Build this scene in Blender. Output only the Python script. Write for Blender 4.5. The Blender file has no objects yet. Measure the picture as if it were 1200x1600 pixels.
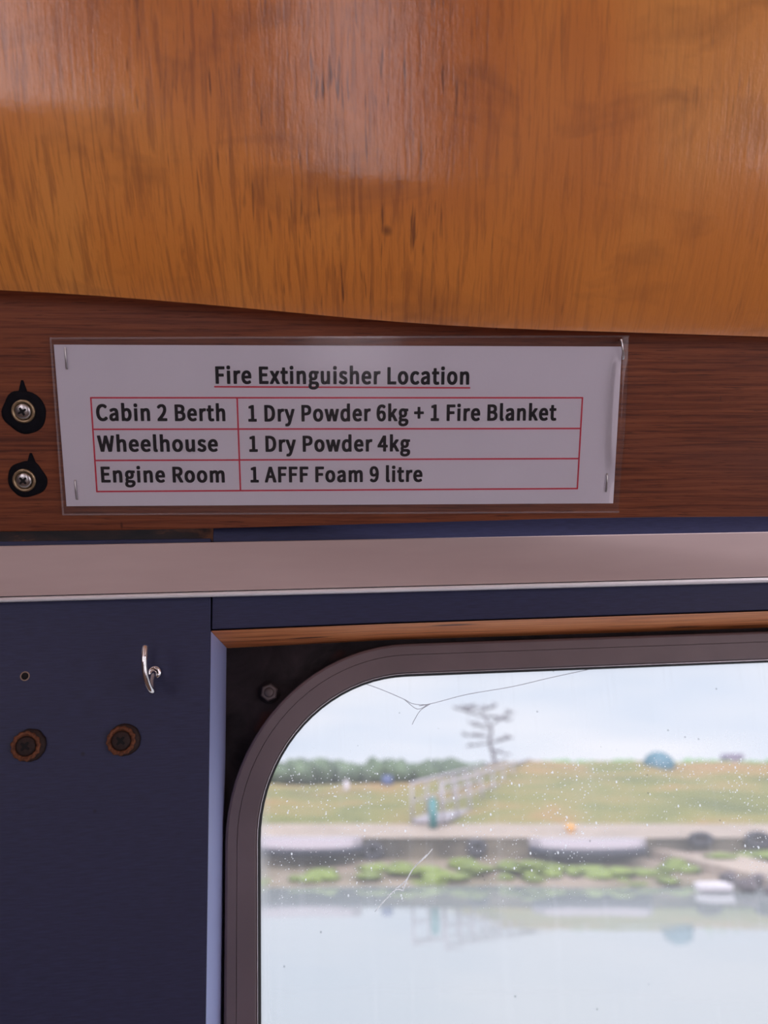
import bpy, bmesh, math, random
from mathutils import Vector, Matrix, noise

S = bpy.context.scene
COL = S.collection
random.seed(7)

# ------------------------------------------------------------------ camera, sky, exposure
PITCH = math.radians(19.0)
EYE = Vector((0.0, 0.0, 2.2))                     # eye height over the water
FPX = 1202.0                                      # focal length in pixels of a 1200x1600 frame
RIGHT = Vector((1, 0, 0))
UP = Vector((0, -math.sin(PITCH), math.cos(PITCH)))
FWD = Vector((0, math.cos(PITCH), math.sin(PITCH)))

cam_data = bpy.data.cameras.new('camera')
cam_data.sensor_fit = 'VERTICAL'
cam_data.sensor_height = 36.0
cam_data.lens = FPX / 1600.0 * 36.0
cam_data.clip_start = 0.01
cam_data.clip_end = 2000
cam_data.dof.use_dof = True
cam_data.dof.focus_distance = 0.40
cam_data.dof.aperture_fstop = 7.0
cam = bpy.data.objects.new('camera', cam_data)
COL.objects.link(cam)
cam.matrix_world = Matrix.Translation(EYE) @ Matrix((RIGHT, UP, -FWD)).transposed().to_4x4()
S.camera = cam

S.view_settings.view_transform = 'Standard'
S.view_settings.look = 'None'
S.view_settings.gamma = 1
S.view_settings.use_curve_mapping = False
S.view_settings.exposure = 0.0

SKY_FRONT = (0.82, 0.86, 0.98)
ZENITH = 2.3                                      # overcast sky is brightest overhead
SKY_BACK = (3.55, 3.18, 3.55)                      # sky behind the boat, brightened beyond the front to fill the cabin
world = bpy.data.worlds.new('sky')
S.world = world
world.use_nodes = True
wt = world.node_tree
bg = wt.nodes['Background']
tc = wt.nodes.new('ShaderNodeTexCoord')
sep = wt.nodes.new('ShaderNodeSeparateXYZ')
wt.links.new(tc.outputs['Generated'], sep.inputs[0])
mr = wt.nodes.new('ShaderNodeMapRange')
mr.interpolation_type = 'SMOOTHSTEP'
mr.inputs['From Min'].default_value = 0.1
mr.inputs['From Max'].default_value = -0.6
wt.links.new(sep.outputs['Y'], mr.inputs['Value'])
mp = wt.nodes.new('ShaderNodeMapping')
mp.inputs['Scale'].default_value = (2.0, 2.0, 9.0)
mp.inputs['Location'].default_value = (0.35, 0.0, 0.2)
wt.links.new(tc.outputs['Generated'], mp.inputs[0])
nz = wt.nodes.new('ShaderNodeTexNoise')
nz.inputs['Scale'].default_value = 1.3
nz.inputs['Detail'].default_value = 3
wt.links.new(mp.outputs[0], nz.inputs[0])
cr = wt.nodes.new('ShaderNodeValToRGB')
cr.color_ramp.elements[0].position = 0.36
cr.color_ramp.elements[0].color = (SKY_FRONT[0] * 0.90, SKY_FRONT[1] * 0.94, SKY_FRONT[2] * 0.98, 1)
cr.color_ramp.elements[1].position = 0.62
cr.color_ramp.elements[1].color = (SKY_FRONT[0] * 1.15, SKY_FRONT[1] * 1.10, SKY_FRONT[2] * 1.05, 1)
wt.links.new(nz.outputs[0], cr.inputs[0])
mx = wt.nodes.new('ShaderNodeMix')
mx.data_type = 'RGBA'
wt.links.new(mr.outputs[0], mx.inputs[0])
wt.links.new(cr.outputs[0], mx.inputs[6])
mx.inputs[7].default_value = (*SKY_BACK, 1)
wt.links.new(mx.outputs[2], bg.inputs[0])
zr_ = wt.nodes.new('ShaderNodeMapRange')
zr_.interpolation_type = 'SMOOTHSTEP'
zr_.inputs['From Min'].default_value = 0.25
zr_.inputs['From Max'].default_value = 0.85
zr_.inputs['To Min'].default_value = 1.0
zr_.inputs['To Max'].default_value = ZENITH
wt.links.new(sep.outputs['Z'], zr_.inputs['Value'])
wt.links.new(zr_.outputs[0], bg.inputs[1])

# ceiling curve (degrees) and openings placed in the unseen after wall for light and reflections (x0, x1, sill, head)
CEIL_A, CEIL_B, CEIL_C, CEIL_S = 29.0, 61.0, 80.0, 0.090
CEIL_FLIP = False
AFT_OPENINGS = [(-1.90, -0.84, 1.55, 2.62), (-0.05, 0.29, 0.80, 2.62)]


# ------------------------------------------------------------------ helpers
def cam2world(v):
    return RIGHT * v[0] + UP * v[1] + FWD * v[2]


def ray(px, py):
    return cam2world(((px - 600) / FPX, (800 - py) / FPX, 1.0))


class Frame:
    """A plane of the cabin: local x along it, y away into it, z up along it."""
    def __init__(self, o, x, y, z):
        self.M = Matrix((x, y, z)).transposed().to_4x4()
        self.M.translation = o
        self.I = self.M.inverted()
        self.o, self.x, self.y, self.z = o, x, y, z

    def hit(self, px, py, d=0.0):
        r = ray(px, py)
        t = ((self.o - EYE).dot(self.y) + d) / r.dot(self.y)
        p = self.I @ (EYE + r * t)
        return Vector((p.x, d, p.z))


WORLD = Frame(Vector((0, 0, 0)), Vector((1, 0, 0)), Vector((0, 1, 0)), Vector((0, 0, 1)))


def make_frame(vx, vz, px, py, dist):
    x = cam2world(vx).normalized()
    z = cam2world(vz)
    z = (z - x * z.dot(x)).normalized()
    y = z.cross(x)
    return Frame(EYE + ray(px, py) * dist, x, y, z)


# the leaning mahogany board (paper face is its depth 0) and the upright panels below it
B = make_frame((0.99911, 0.00567, 0.04185), (0.0, 0.98202, -0.18879), 600, 660, 0.3838)
W = make_frame((0.9947, 0.0169, 0.1016), (-0.0417, 1.0, 0.242), 600, 828, 0.4075)

WM = {}                                            # world matrices of built objects


class MB:
    def __init__(self):
        self.v, self.f, self.s = [], [], []

    def add(self, vs, fs, smooth=False):
        k = len(self.v)
        self.v += [Vector(p) for p in vs]
        self.f += [tuple(i + k for i in q) for q in fs]
        self.s += [smooth] * len(fs)
        return self

    def box(self, x0, x1, y0, y1, z0, z1):
        vs = [(x, y, z) for x in (x0, x1) for y in (y0, y1) for z in (z0, z1)]
        return self.add(vs, [(0, 1, 3, 2), (4, 6, 7, 5), (0, 4, 5, 1), (2, 3, 7, 6), (0, 2, 6, 4), (1, 5, 7, 3)])

    def prism(self, pts, t):
        """pts: front outline (3-D); extruded by the vector t"""
        n = len(pts)
        a = [Vector(p) for p in pts]
        t = Vector(t)
        vs = a + [p + t for p in a]
        fs = [tuple(range(n)), tuple(range(2 * n - 1, n - 1, -1))]
        fs += [(i, i + n, (i + 1) % n + n, (i + 1) % n) for i in range(n)]
        return self.add(vs, fs)

    def loft(self, rings, closed=True, caps=True, smooth=False):
        m = len(rings[0])
        vs = [p for r in rings for p in r]
        fs = []
        for i in range(len(rings) - 1):
            for j in range(m if closed else m - 1):
                k = (j + 1) % m
                fs.append((i * m + j, i * m + k, (i + 1) * m + k, (i + 1) * m + j))
        self.add(vs, fs, smooth)
        if caps and closed:
            self.add(rings[0], [tuple(range(m - 1, -1, -1))])
            self.add(rings[-1], [tuple(range(m))])
        return self

    def tube(self, path, r, n=10, closed=False, smooth=True):
        path = [Vector(p) for p in path]
        rs = r if isinstance(r, (list, tuple)) else [r] * len(path)
        rings = []
        prev = None
        m = len(path)
        for i, p in enumerate(path):
            if closed:
                d = path[(i + 1) % m] - path[i - 1]
            else:
                d = path[min(i + 1, m - 1)] - path[max(i - 1, 0)]
            d.normalize()
            if prev is None:
                a = Vector((0, 0, 1)) if abs(d.z) < 0.8 else Vector((1, 0, 0))
                u = (a - d * a.dot(d)).normalized()
            else:
                u = (prev - d * prev.dot(d)).normalized()
            prev = u
            w = d.cross(u)
            rings.append([p + (u * math.cos(2 * math.pi * k / n) + w * math.sin(2 * math.pi * k / n)) * rs[i] for k in range(n)])
        if closed:
            rings.append(rings[0])
        return self.loft(rings, True, not closed, smooth)

    def lathe(self, c, prof, n=28, smooth=True, wob=None):
        """profile of (radius, y) about the y axis at c"""
        rings = []
        for r, y in prof:
            ring = []
            for k in range(n):
                a = 2 * math.pi * k / n
                q = r * (wob(a) if wob else 1)
                ring.append(Vector((c[0] + q * math.cos(a), c[1] + y, c[2] + q * math.sin(a))))
            rings.append(ring)
        return self.loft(rings, True, True, smooth)

    def ball(self, c, rx, ry, rz, nu=18, nv=10, wob=0.0, fr=1.0, seed=0):
        rings = []
        for j in range(nv + 1):
            th = math.pi * (0.02 + 0.96 * j / nv)
            ring = []
            for i in range(nu):
                ph = 2 * math.pi * i / nu
                d = Vector((math.sin(th) * math.cos(ph), math.sin(th) * math.sin(ph), math.cos(th)))
                k = 1 + wob * noise.noise(d * fr + Vector((seed, seed * 2.3, 0)))
                ring.append(Vector((c[0] + d.x * rx * k, c[1] + d.y * ry * k, c[2] + d.z * rz * k)))
            rings.append(ring)
        return self.loft(rings, True, True, True)

    def build(self, name, mat, frame=WORLD, parent=None, bevel=0.0, anchor=None, segs=2):
        lo = Vector([min(p[i] for p in self.v) for i in range(3)])
        hi = Vector([max(p[i] for p in self.v) for i in range(3)])
        a = Vector(anchor) if anchor is not None else Vector(((lo.x + hi.x) / 2, (lo.y + hi.y) / 2, lo.z))
        me = bpy.data.meshes.new(name)
        me.from_pydata([tuple(p - a) for p in self.v], [], self.f)
        for p, s in zip(me.polygons, self.s):
            p.use_smooth = s
        bm = bmesh.new()
        bm.from_mesh(me)
        bmesh.ops.remove_doubles(bm, verts=bm.verts, dist=1e-6)
        bmesh.ops.recalc_face_normals(bm, faces=bm.faces)
        bm.to_mesh(me)
        bm.free()
        me.materials.append(mat)
        o = bpy.data.objects.new(name, me)
        COL.objects.link(o)
        place(o, frame.M @ Matrix.Translation(a), parent)
        if bevel:
            b = o.modifiers.new('bevel', 'BEVEL')
            b.width = bevel
            b.segments = segs
            b.limit_method = 'ANGLE'
        return o


def place(o, m, parent=None):
    WM[o] = m
    if parent is not None:
        o.parent = parent
        m = WM[parent].inverted() @ m
    o.matrix_basis = m


def empty(name, frame, p):
    o = bpy.data.objects.new(name, None)
    o.empty_display_size = 0.01
    COL.objects.link(o)
    place(o, frame.M @ Matrix.Translation(Vector(p)))
    return o


def tag(o, label, cat, group=None, kind=None):
    o['label'] = label
    o['category'] = cat
    if group:
        o['group'] = group
    if kind:
        o['kind'] = kind
    return o


def struct(o, label=None, cat=None):
    o['kind'] = 'structure'
    if label:
        o['label'] = label
    if cat:
        o['category'] = cat
    return o


# ------------------------------------------------------------------ materials
class Mat:
    def __init__(self, name):
        self.m = bpy.data.materials.new(name)
        self.m.use_nodes = True
        self.t = self.m.node_tree
        self.p = self.t.nodes['Principled BSDF']
        self.out = self.t.nodes['Material Output']

    def n(self, kind, **kw):
        nd = self.t.nodes.new('ShaderNode' + kind)
        for k, v in kw.items():
            if k in nd.inputs:
                nd.inputs[k].default_value = v
            else:
                setattr(nd, k, v)
        return nd

    def l(self, a, b):
        self.t.links.new(a, b)

    def coord(self, scale=(1, 1, 1), kind='Object', loc=(0, 0, 0), rot=(0, 0, 0)):
        c = self.n('TexCoord')
        m = self.n('Mapping')
        m.inputs['Scale'].default_value = scale
        m.inputs['Location'].default_value = loc
        m.inputs['Rotation'].default_value = rot
        self.l(c.outputs[kind], m.inputs[0])
        return m.outputs[0]

    def noise(self, vec, scale=1.0, detail=4, rough=0.55, dist=0.0):
        x = self.n('TexNoise', Scale=scale, Detail=detail, Roughness=rough, Distortion=dist)
        self.l(vec, x.inputs['Vector'])
        return x.outputs[0]

    def ramp(self, fac, stops, const=False):
        r = self.n('ValToRGB')
        e = r.color_ramp.elements
        while len(e) < len(stops):
            e.new(0.5)
        for x, (p, c) in zip(e, stops):
            x.position = p
            c = (c, c, c) if isinstance(c, (int, float)) else c
            x.color = (*c, 1)
        if const:
            r.color_ramp.interpolation = 'CONSTANT'
        self.l(fac, r.inputs[0])
        return r.outputs[0]

    def mix(self, fac, a, b, mode='MIX'):
        x = self.n('Mix', data_type='RGBA', blend_type=mode)
        for k, s in ((0, fac), (6, a), (7, b)):
            if hasattr(s, 'is_output'):
                self.l(s, x.inputs[k])
            else:
                x.inputs[k].default_value = s if k == 0 else (*s, 1)
        return x.outputs[2]

    def math(self, op, a, b=0.0):
        x = self.n('Math', operation=op)
        for k, s in ((0, a), (1, b)):
            if hasattr(s, 'is_output'):
                self.l(s, x.inputs[k])
            else:
                x.inputs[k].default_value = s
        return x.outputs[0]

    def color(self, c):
        if hasattr(c, 'is_output'):
            self.l(c, self.p.inputs['Base Color'])
        else:
            self.p.inputs['Base Color'].default_value = (*c, 1)
        return self

    def set(self, **kw):
        for k, v in kw.items():
            k = k.replace('_', ' ')
            if hasattr(v, 'is_output'):
                self.l(v, self.p.inputs[k])
            else:
                self.p.inputs[k].default_value = v
        return self

    def bump(self, h, strength=0.3, dist=0.001):
        b = self.n('Bump', Strength=strength, Distance=dist)
        self.l(h, b.inputs['Height'])
        self.l(b.outputs[0], self.p.inputs['Normal'])
        b2 = self.n('Bump', Strength=strength * 0.42, Distance=dist)
        self.l(h, b2.inputs['Height'])
        self.l(b2.outputs[0], self.p.inputs['Coat Normal'])
        return self


def plain(name, c, rough=0.5, metal=0.0, vary=0.12, scale=60.0):
    m = Mat(name)
    f = m.noise(m.coord(), scale, 3)
    lo = tuple(x * (1 - vary) for x in c)
    hi = tuple(min(1, x * (1 + vary)) for x in c)
    m.color(m.ramp(f, [(0.3, lo), (0.7, hi)])).set(Roughness=rough, Metallic=metal)
    return m.m


def mat_ply():
    m = Mat('varnished_plywood')
    uv = m.coord((1, 1, 1), 'UV')
    streak = m.noise(m.coord((420, 30, 1), 'UV'), 1.0, 5, 0.6, 0.4)
    pores = m.noise(m.coord((430, 36, 1), 'UV', (3, 7, 0)), 1.0, 2, 0.5)
    broad = m.noise(m.coord((7, 5, 1), 'UV', (1.3, 0.6, 0)), 1.0, 3, 0.5, 0.5)
    patch = m.noise(m.coord((16, 30, 1), 'UV', (5.3, 2.6, 0)), 1.0, 3, 0.6, 0.8)
    base = m.ramp(broad, [(0.32, (0.54, 0.158, 0.022)), (0.50, (0.70, 0.238, 0.037)), (0.68, (0.78, 0.315, 0.062))])
    su = m.n('SeparateXYZ')
    m.l(uv, su.inputs[0])
    figured = m.ramp(m.math('ADD', m.math('SUBTRACT', su.outputs[0], 1.5), m.math('MULTIPLY', broad, 0.12)), [(0.55, 1.0), (0.68, 0.35)])
    base = m.mix(m.math('MULTIPLY', m.ramp(streak, [(0.36, 0.48), (0.52, 0.0)]), figured), base, (0.22, 0.060, 0.016))
    dens = m.ramp(m.noise(m.coord((9, 6, 1), 'UV', (9, 1, 0)), 1.0, 2), [(0.40, 0.0), (0.60, 1.0)])
    pr = m.math('MULTIPLY', m.ramp(pores, [(0.30, 1.0), (0.39, 0.0)]), dens)
    base = m.mix(m.math('MULTIPLY', m.math('MULTIPLY', pr, 0.8), figured), base, (0.10, 0.028, 0.012))
    base = m.mix(m.ramp(patch, [(0.55, 0.0), (0.74, 0.38)]), base, (0.17, 0.05, 0.014))
    knots = m.n('TexVoronoi', Scale=9.0, Randomness=1.0)
    m.l(uv, knots.inputs['Vector'])
    base = m.mix(m.ramp(knots.outputs['Distance'], [(0.012, 0.85), (0.03, 0.0)]), base, (0.06, 0.02, 0.012))
    m.color(base)
    fine = m.noise(m.coord((900, 300, 1), 'UV'), 1.0, 3, 0.6)
    orange = m.noise(m.coord((160, 160, 1), 'UV', (2, 2, 0)), 1.0, 2, 0.5)
    h = m.math('ADD', m.math('MULTIPLY', streak, 0.5), m.math('ADD', m.math('MULTIPLY', fine, 0.25), m.math('MULTIPLY', orange, 0.5)))
    m.bump(h, 0.5, 0.0007)
    m.set(Roughness=0.46, Specular_IOR_Level=0.4, Coat_Weight=0.9, Coat_Roughness=0.13, Coat_IOR=1.5)
    return m.m


def mat_mahogany():
    m = Mat('mahogany')
    grain = m.noise(m.coord((14, 14, 520)), 1.0, 5, 0.62, 0.5)
    fibre = m.noise(m.coord((60, 60, 1300), loc=(3, 1, 2)), 1.0, 4, 0.6, 0.3)
    broad = m.noise(m.coord((5, 5, 22), loc=(1, 1, 4)), 1.0, 3, 0.5, 0.6)
    base = m.ramp(grain, [(0.30, (0.055, 0.013, 0.006)), (0.48, (0.165, 0.043, 0.015)), (0.70, (0.25, 0.074, 0.026))])
    base = m.mix(m.ramp(broad, [(0.35, 0.0), (0.7, 0.5)]), base, (0.15, 0.055, 0.035))
    base = m.mix(m.ramp(fibre, [(0.30, 0.8), (0.44, 0.0)]), base, (0.045, 0.013, 0.008))
    flecks = m.n('TexVoronoi', Scale=1.0)
    m.l(m.coord((90, 90, 32), loc=(2, 0, 5)), flecks.inputs['Vector'])
    base = m.mix(m.ramp(flecks.outputs['Distance'], [(0.035, 0.7), (0.08, 0.0)]), base, (0.03, 0.01, 0.008))
    m.color(base)
    m.bump(m.math('ADD', grain, fibre), 0.25, 0.0004)
    m.set(Roughness=0.5, Specular_IOR_Level=0.25)
    return m.m


def mat_laminate(name='navy_laminate', c=(0.024, 0.028, 0.076)):
    m = Mat(name)
    weave = m.noise(m.coord((120, 120, 1500)), 1.0, 3, 0.6)
    blot = m.noise(m.coord((9, 9, 9)), 1.0, 3)
    base = m.ramp(weave, [(0.3, tuple(x * 0.80 for x in c)), (0.7, tuple(x * 1.2 for x in c))])
    base = m.mix(m.ramp(blot, [(0.4, 0.0), (0.75, 0.25)]), base, tuple(x * 0.7 for x in c))
    sp = m.n('TexVoronoi', Scale=1.0)
    m.l(m.coord((42, 42, 42)), sp.inputs['Vector'])
    base = m.mix(m.ramp(sp.outputs['Distance'], [(0.03, 0.7), (0.06, 0.0)]), base, (0.012, 0.012, 0.02))
    m.color(base)
    m.bump(weave, 0.15, 0.0003)
    m.set(Roughness=0.5, Specular_IOR_Level=0.28)
    return m.m


def mat_bounce_plastic():
    m = Mat('bounce_tinted_plastic')
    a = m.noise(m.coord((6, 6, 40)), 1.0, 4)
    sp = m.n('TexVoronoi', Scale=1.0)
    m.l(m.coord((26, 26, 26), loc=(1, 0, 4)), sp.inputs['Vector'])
    base = m.ramp(a, [(0.35, (0.44, 0.345, 0.325)), (0.65, (0.49, 0.39, 0.368))])  # warm bounce off the wood painted into white plastic
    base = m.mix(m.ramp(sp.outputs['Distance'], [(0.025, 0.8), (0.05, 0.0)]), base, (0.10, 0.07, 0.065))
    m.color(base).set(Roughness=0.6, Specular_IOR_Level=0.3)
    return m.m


def mat_headwood():
    m = Mat('weathered_pine')
    g = m.noise(m.coord((16, 260, 260)), 1.0, 5, 0.6, 0.6)
    base = m.ramp(g, [(0.28, (0.16, 0.04, 0.014)), (0.45, (0.60, 0.185, 0.05)), (0.7, (0.80, 0.32, 0.11))])
    k = m.n('TexVoronoi', Scale=1.0)
    m.l(m.coord((9, 40, 40), loc=(0.2, 0, 0)), k.inputs['Vector'])
    base = m.mix(m.ramp(k.outputs['Distance'], [(0.07, 0.85), (0.14, 0.0)]), base, (0.06, 0.016, 0.01))
    m.color(base).set(Roughness=0.6)
    m.bump(g, 0.4, 0.0008)
    return m.m


def mat_plate():
    m = Mat('grimy_steel_plate')
    a = m.noise(m.coord((30, 30, 30)), 1.0, 5, 0.65, 0.6)
    base = m.ramp(a, [(0.35, (0.006, 0.005, 0.006)), (0.55, (0.022, 0.017, 0.019)), (0.72, (0.035, 0.026, 0.029))])
    r = m.noise(m.coord((22, 22, 22), loc=(4, 4, 4)), 1.0, 3)
    base = m.mix(m.ramp(r, [(0.62, 0.0), (0.72, 0.8)]), base, (0.09, 0.025, 0.015))
    m.color(base).set(Roughness=0.8, Specular_IOR_Level=0.2)
    m.bump(a, 0.5, 0.001)
    return m.m


def mat_pane():
    m = Mat('dirty_glass')
    t = m.t
    co = m.coord()
    film = m.ramp(m.noise(m.coord((7, 7, 5), loc=(2, 0, 1)), 1.0, 4), [(0.3, 0.12), (0.7, 0.22)])
    v1 = m.n('TexVoronoi', Scale=640.0)
    m.l(co, v1.inputs['Vector'])
    patchy = m.ramp(m.noise(m.coord((26, 26, 20), loc=(1, 0, 3)), 1.0, 4, 0.6), [(0.34, 0.1), (0.58, 1.0)])
    s1 = m.ramp(v1.outputs['Distance'], [(0.17, 1.0), (0.30, 0.0)])
    pick = m.ramp(v1.outputs['Color'], [(0.44, 0.0), (0.46, 1.0)])
    s1 = m.math('MULTIPLY', m.math('MULTIPLY', s1, pick), patchy)
    v2 = m.n('TexVoronoi', Scale=1.0)
    m.l(m.coord((230, 230, 150)), v2.inputs['Vector'])
    s2 = m.math('MULTIPLY', m.ramp(v2.outputs['Distance'], [(0.09, 1.0), (0.15, 0.0)]), m.ramp(v2.outputs['Color'], [(0.55, 0.0), (0.57, 1.0)]))
    # most of the spatter is in the middle height of the pane
    sp = m.n('SeparateXYZ')
    m.l(co, sp.inputs[0])
    band = m.ramp(m.math('ADD', m.math('MULTIPLY', sp.outputs[2], 1.0), 0.0), [(PANE_BAND[0], 0.06), (PANE_BAND[1], 1.0), (PANE_BAND[2], 1.0), (PANE_BAND[3], 0.0)])
    spots = m.math('MULTIPLY', m.math('MAXIMUM', s1, m.math('MULTIPLY', s2, 0.9)), band)
    edge = m.ramp(sp.outputs[0], [(0.0, 0.45), (0.006, 0.0)])
    film = m.math('ADD', film, edge)
    drips = m.ramp(m.noise(m.coord((140, 140, 9)), 1.0, 3), [(0.55, 0.0), (0.75, 0.07)])
    fac = m.math('MAXIMUM', m.math('ADD', film, drips), m.math('MULTIPLY', spots, 1.0))
    dark = m.n('TexVoronoi', Scale=1.0)
    m.l(m.coord((120, 120, 120), loc=(3, 0, 1)), dark.inputs['Vector'])
    dk = m.math('MULTIPLY', m.ramp(dark.outputs['Distance'], [(0.05, 1.0), (0.09, 0.0)]), m.ramp(dark.outputs['Color'], [(0.80, 0.0), (0.82, 0.7)]))
    tr = m.n('BsdfTransparent')
    m.l(m.mix(dk, (0.985, 0.99, 0.985), (0.4, 0.42, 0.42)), tr.inputs[0])
    tl = m.n('BsdfTranslucent')
    tl.inputs[0].default_value = (0.93, 0.93, 0.95, 1)
    df = m.n('BsdfDiffuse')
    df.inputs[0].default_value = (0.7, 0.7, 0.7, 1)
    dirt = m.n('MixShader')
    dirt.inputs[0].default_value = 0.1
    m.l(tl.outputs[0], dirt.inputs[1])
    m.l(df.outputs[0], dirt.inputs[2])
    a = m.n('MixShader')
    m.l(fac, a.inputs[0])
    m.l(tr.outputs[0], a.inputs[1])
    m.l(dirt.outputs[0], a.inputs[2])
    gl = m.n('BsdfGlossy', Roughness=0.02)
    b = m.n('MixShader')
    fr = m.n('Fresnel', IOR=1.3)
    m.l(m.math('MULTIPLY', fr.outputs[0], 0.12), b.inputs[0])
    m.l(a.outputs[0], b.inputs[1])
    m.l(gl.outputs[0], b.inputs[2])
    m.l(b.outputs[0], m.out.inputs[0])
    return m.m


def mat_film(haze=0.03, name='laminating_film'):
    m = Mat(name)
    tr = m.n('BsdfTransparent')
    gl = m.n('BsdfGlossy', Roughness=0.12)
    h = m.noise(m.coord((40, 40, 40)), 1.0, 3)
    bp = m.n('Bump', Strength=0.2, Distance=0.0006)
    m.l(h, bp.inputs['Height'])
    m.l(bp.outputs[0], gl.inputs['Normal'])
    df = m.n('BsdfDiffuse')
    df.inputs[0].default_value = (0.8, 0.78, 0.82, 1)
    a = m.n('MixShader')
    a.inputs[0].default_value = haze
    m.l(tr.outputs[0], a.inputs[1])
    m.l(df.outputs[0], a.inputs[2])
    fr = m.n('Fresnel', IOR=1.34)
    b = m.n('MixShader')
    m.l(fr.outputs[0], b.inputs[0])
    m.l(a.outputs[0], b.inputs[1])
    m.l(gl.outputs[0], b.inputs[2])
    m.l(b.outputs[0], m.out.inputs[0])
    return m.m


def mat_water():
    m = Mat('river_water')
    n1 = m.noise(m.coord((0.5, 1.6, 1)), 1.0, 3)
    m.bump(n1, 0.06, 0.05)
    m.color((0.17, 0.20, 0.20)).set(Roughness=0.03, Specular_IOR_Level=0.5, IOR=2.1)
    return m.m


def mat_ground(name, stops, scale=(1, 1, 1), detail=5, rough=0.9, loc=(0, 0, 0), over=None):
    m = Mat(name)
    a = m.noise(m.coord(scale, loc=loc), 1.0, detail, 0.6, 0.4)
    base = m.ramp(a, stops)
    if over:
        sc, lc, lo, hi, c = over
        base = m.mix(m.ramp(m.noise(m.coord(sc, loc=lc), 1.0, 3), [(lo, 0.0), (hi, 1.0)]), base, c)
    m.color(base).set(Roughness=rough)
    return m.m


def mat_glow(name, c, diff=0.4):
    """thin pale matter that lets daylight through"""
    m = Mat(name)
    tl = m.n('BsdfTranslucent')
    tl.inputs[0].default_value = (*c, 1)
    df = m.n('BsdfDiffuse')
    df.inputs[0].default_value = (*c, 1)
    x = m.n('MixShader')
    x.inputs[0].default_value = diff
    m.l(tl.outputs[0], x.inputs[1])
    m.l(df.outputs[0], x.inputs[2])
    m.l(x.outputs[0], m.out.inputs[0])
    return m.m

PANE_BAND = (0.045, 0.068, 0.120, 0.150)
M_PLY = mat_ply()
M_MAHOG = mat_mahogany()
M_NAVY = mat_laminate()
M_BOUNCE = mat_bounce_plastic()
M_HEAD = mat_headwood()
M_PLATE = mat_plate()
M_PANE = mat_pane()
M_FILM = mat_film()
M_WATER = mat_water()
M_RING = plain('mauve_grey_paint', (0.140, 0.106, 0.112), 0.45, 0, 0.10, 30)
M_BEAD = plain('bare_aluminium', (0.55, 0.54, 0.56), 0.35, 0.6, 0.05)
M_JAMB = plain('pale_blue_lining', (0.34, 0.40, 0.68), 0.45, 0, 0.06, 12)  # pale blue base colour of the side linings
M_BLACK = plain('black_rubber', (0.012, 0.012, 0.013), 0.7, 0, 0.3, 200)
M_STAIN = plain('black_sealant', (0.004, 0.004, 0.007), 0.8, 0, 0.4, 200)
M_STAIN.node_tree.nodes['Principled BSDF'].inputs['Specular IOR Level'].default_value = 0.15
M_WHITE = plain('white_plastic', (0.80, 0.79, 0.80), 0.3, 0, 0.03)
M_PAPER = plain('white_paper', (0.74, 0.705, 0.765), 0.8, 0, 0.015, 40)
M_INK = plain('black_ink', (0.004, 0.003, 0.006), 0.7)
M_INK.node_tree.nodes['Principled BSDF'].inputs['Specular IOR Level'].default_value = 0.1
M_RED = plain('red_ink', (0.62, 0.018, 0.055), 0.6, 0, 0.05)
M_STEEL = plain('steel', (0.48, 0.46, 0.45), 0.3, 1.0, 0.06)
M_CHROME = plain('bright_steel', (0.80, 0.78, 0.77), 0.12, 1.0, 0.04)
M_BRASS = plain('tarnished_brass', (0.34, 0.25, 0.15), 0.4, 0.9, 0.2, 500)
M_RUST = plain('rust', (0.13, 0.045, 0.018), 0.8, 0.1, 0.6, 900)
M_DKRUST = plain('dark_rust', (0.022, 0.010, 0.008), 0.7, 0.2, 0.4, 700)
M_VOID = plain('dark_hollow', (0.004, 0.004, 0.005), 0.9)
M_CORE = mat_ground('dark_wood_core', [(0.40, (0.006, 0.005, 0.006)), (0.55, (0.02, 0.010, 0.008)), (0.66, (0.14, 0.05, 0.02))], (26, 26, 90))  # near-black wood with brown patches
M_CABIN = plain('dull_cabin_panel', (0.12, 0.09, 0.09), 0.6)
M_FLOOR = plain('brown_floor_boards', (0.15, 0.085, 0.055), 0.6, 0, 0.2, 8)

# ------------------------------------------------------------------ cabin shell
T_RING, T_PLATE = 0.050, 0.060
ZF = -1.42                                          # panels run down to the floor, in wall coordinates


def xz(px, py, d):
    p = W.hit(px, py, d)
    return p.x, p.z


def line_at(p, q, x):
    return p[1] + (q[1] - p[1]) * (x - p[0]) / (q[0] - p[0])


XL, XR = -1.85, 1.45
seam_t, seam_b = xz(329.5, 935, 0), xz(320.5, 1600, 0)
sx = lambda z: seam_b[0] + (seam_t[0] - seam_b[0]) * (z - seam_b[1]) / (seam_t[1] - seam_b[1])
tl, tr = xz(0, 846, 0), xz(329, 841, 0)
mb = MB()
mb.prism([(XL, 0, line_at(tl, tr, XL)), (tr[0], 0, tr[1]), (sx(seam_t[1]), 0, seam_t[1]), (sx(ZF), 0, ZF), (XL, 0, ZF)], (0, 0.012, 0))
struct(mb.build('wall_left', M_NAVY, W, anchor=(-0.2, 0, -0.2), bevel=0.0004))

hb_l, hb_m, hb_r = xz(331, 983, 0), xz(600, 972.5, 0), xz(1200, 952.5, 0)     # lower edge of the panel over the window
gx = xz(332.2, 900, 0)[0]
mb = MB()
mb.prism([(gx, 0, 0.03), (XR, 0, 0.03), (XR, 0, line_at(hb_m, hb_r, XR)), (hb_m[0], 0, hb_m[1]), (gx, 0, hb_l[1])], (0, 0.012, 0))
struct(mb.build('wall_upper', M_NAVY, W, anchor=(0.1, 0, -0.05), bevel=0.0004))

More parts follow.
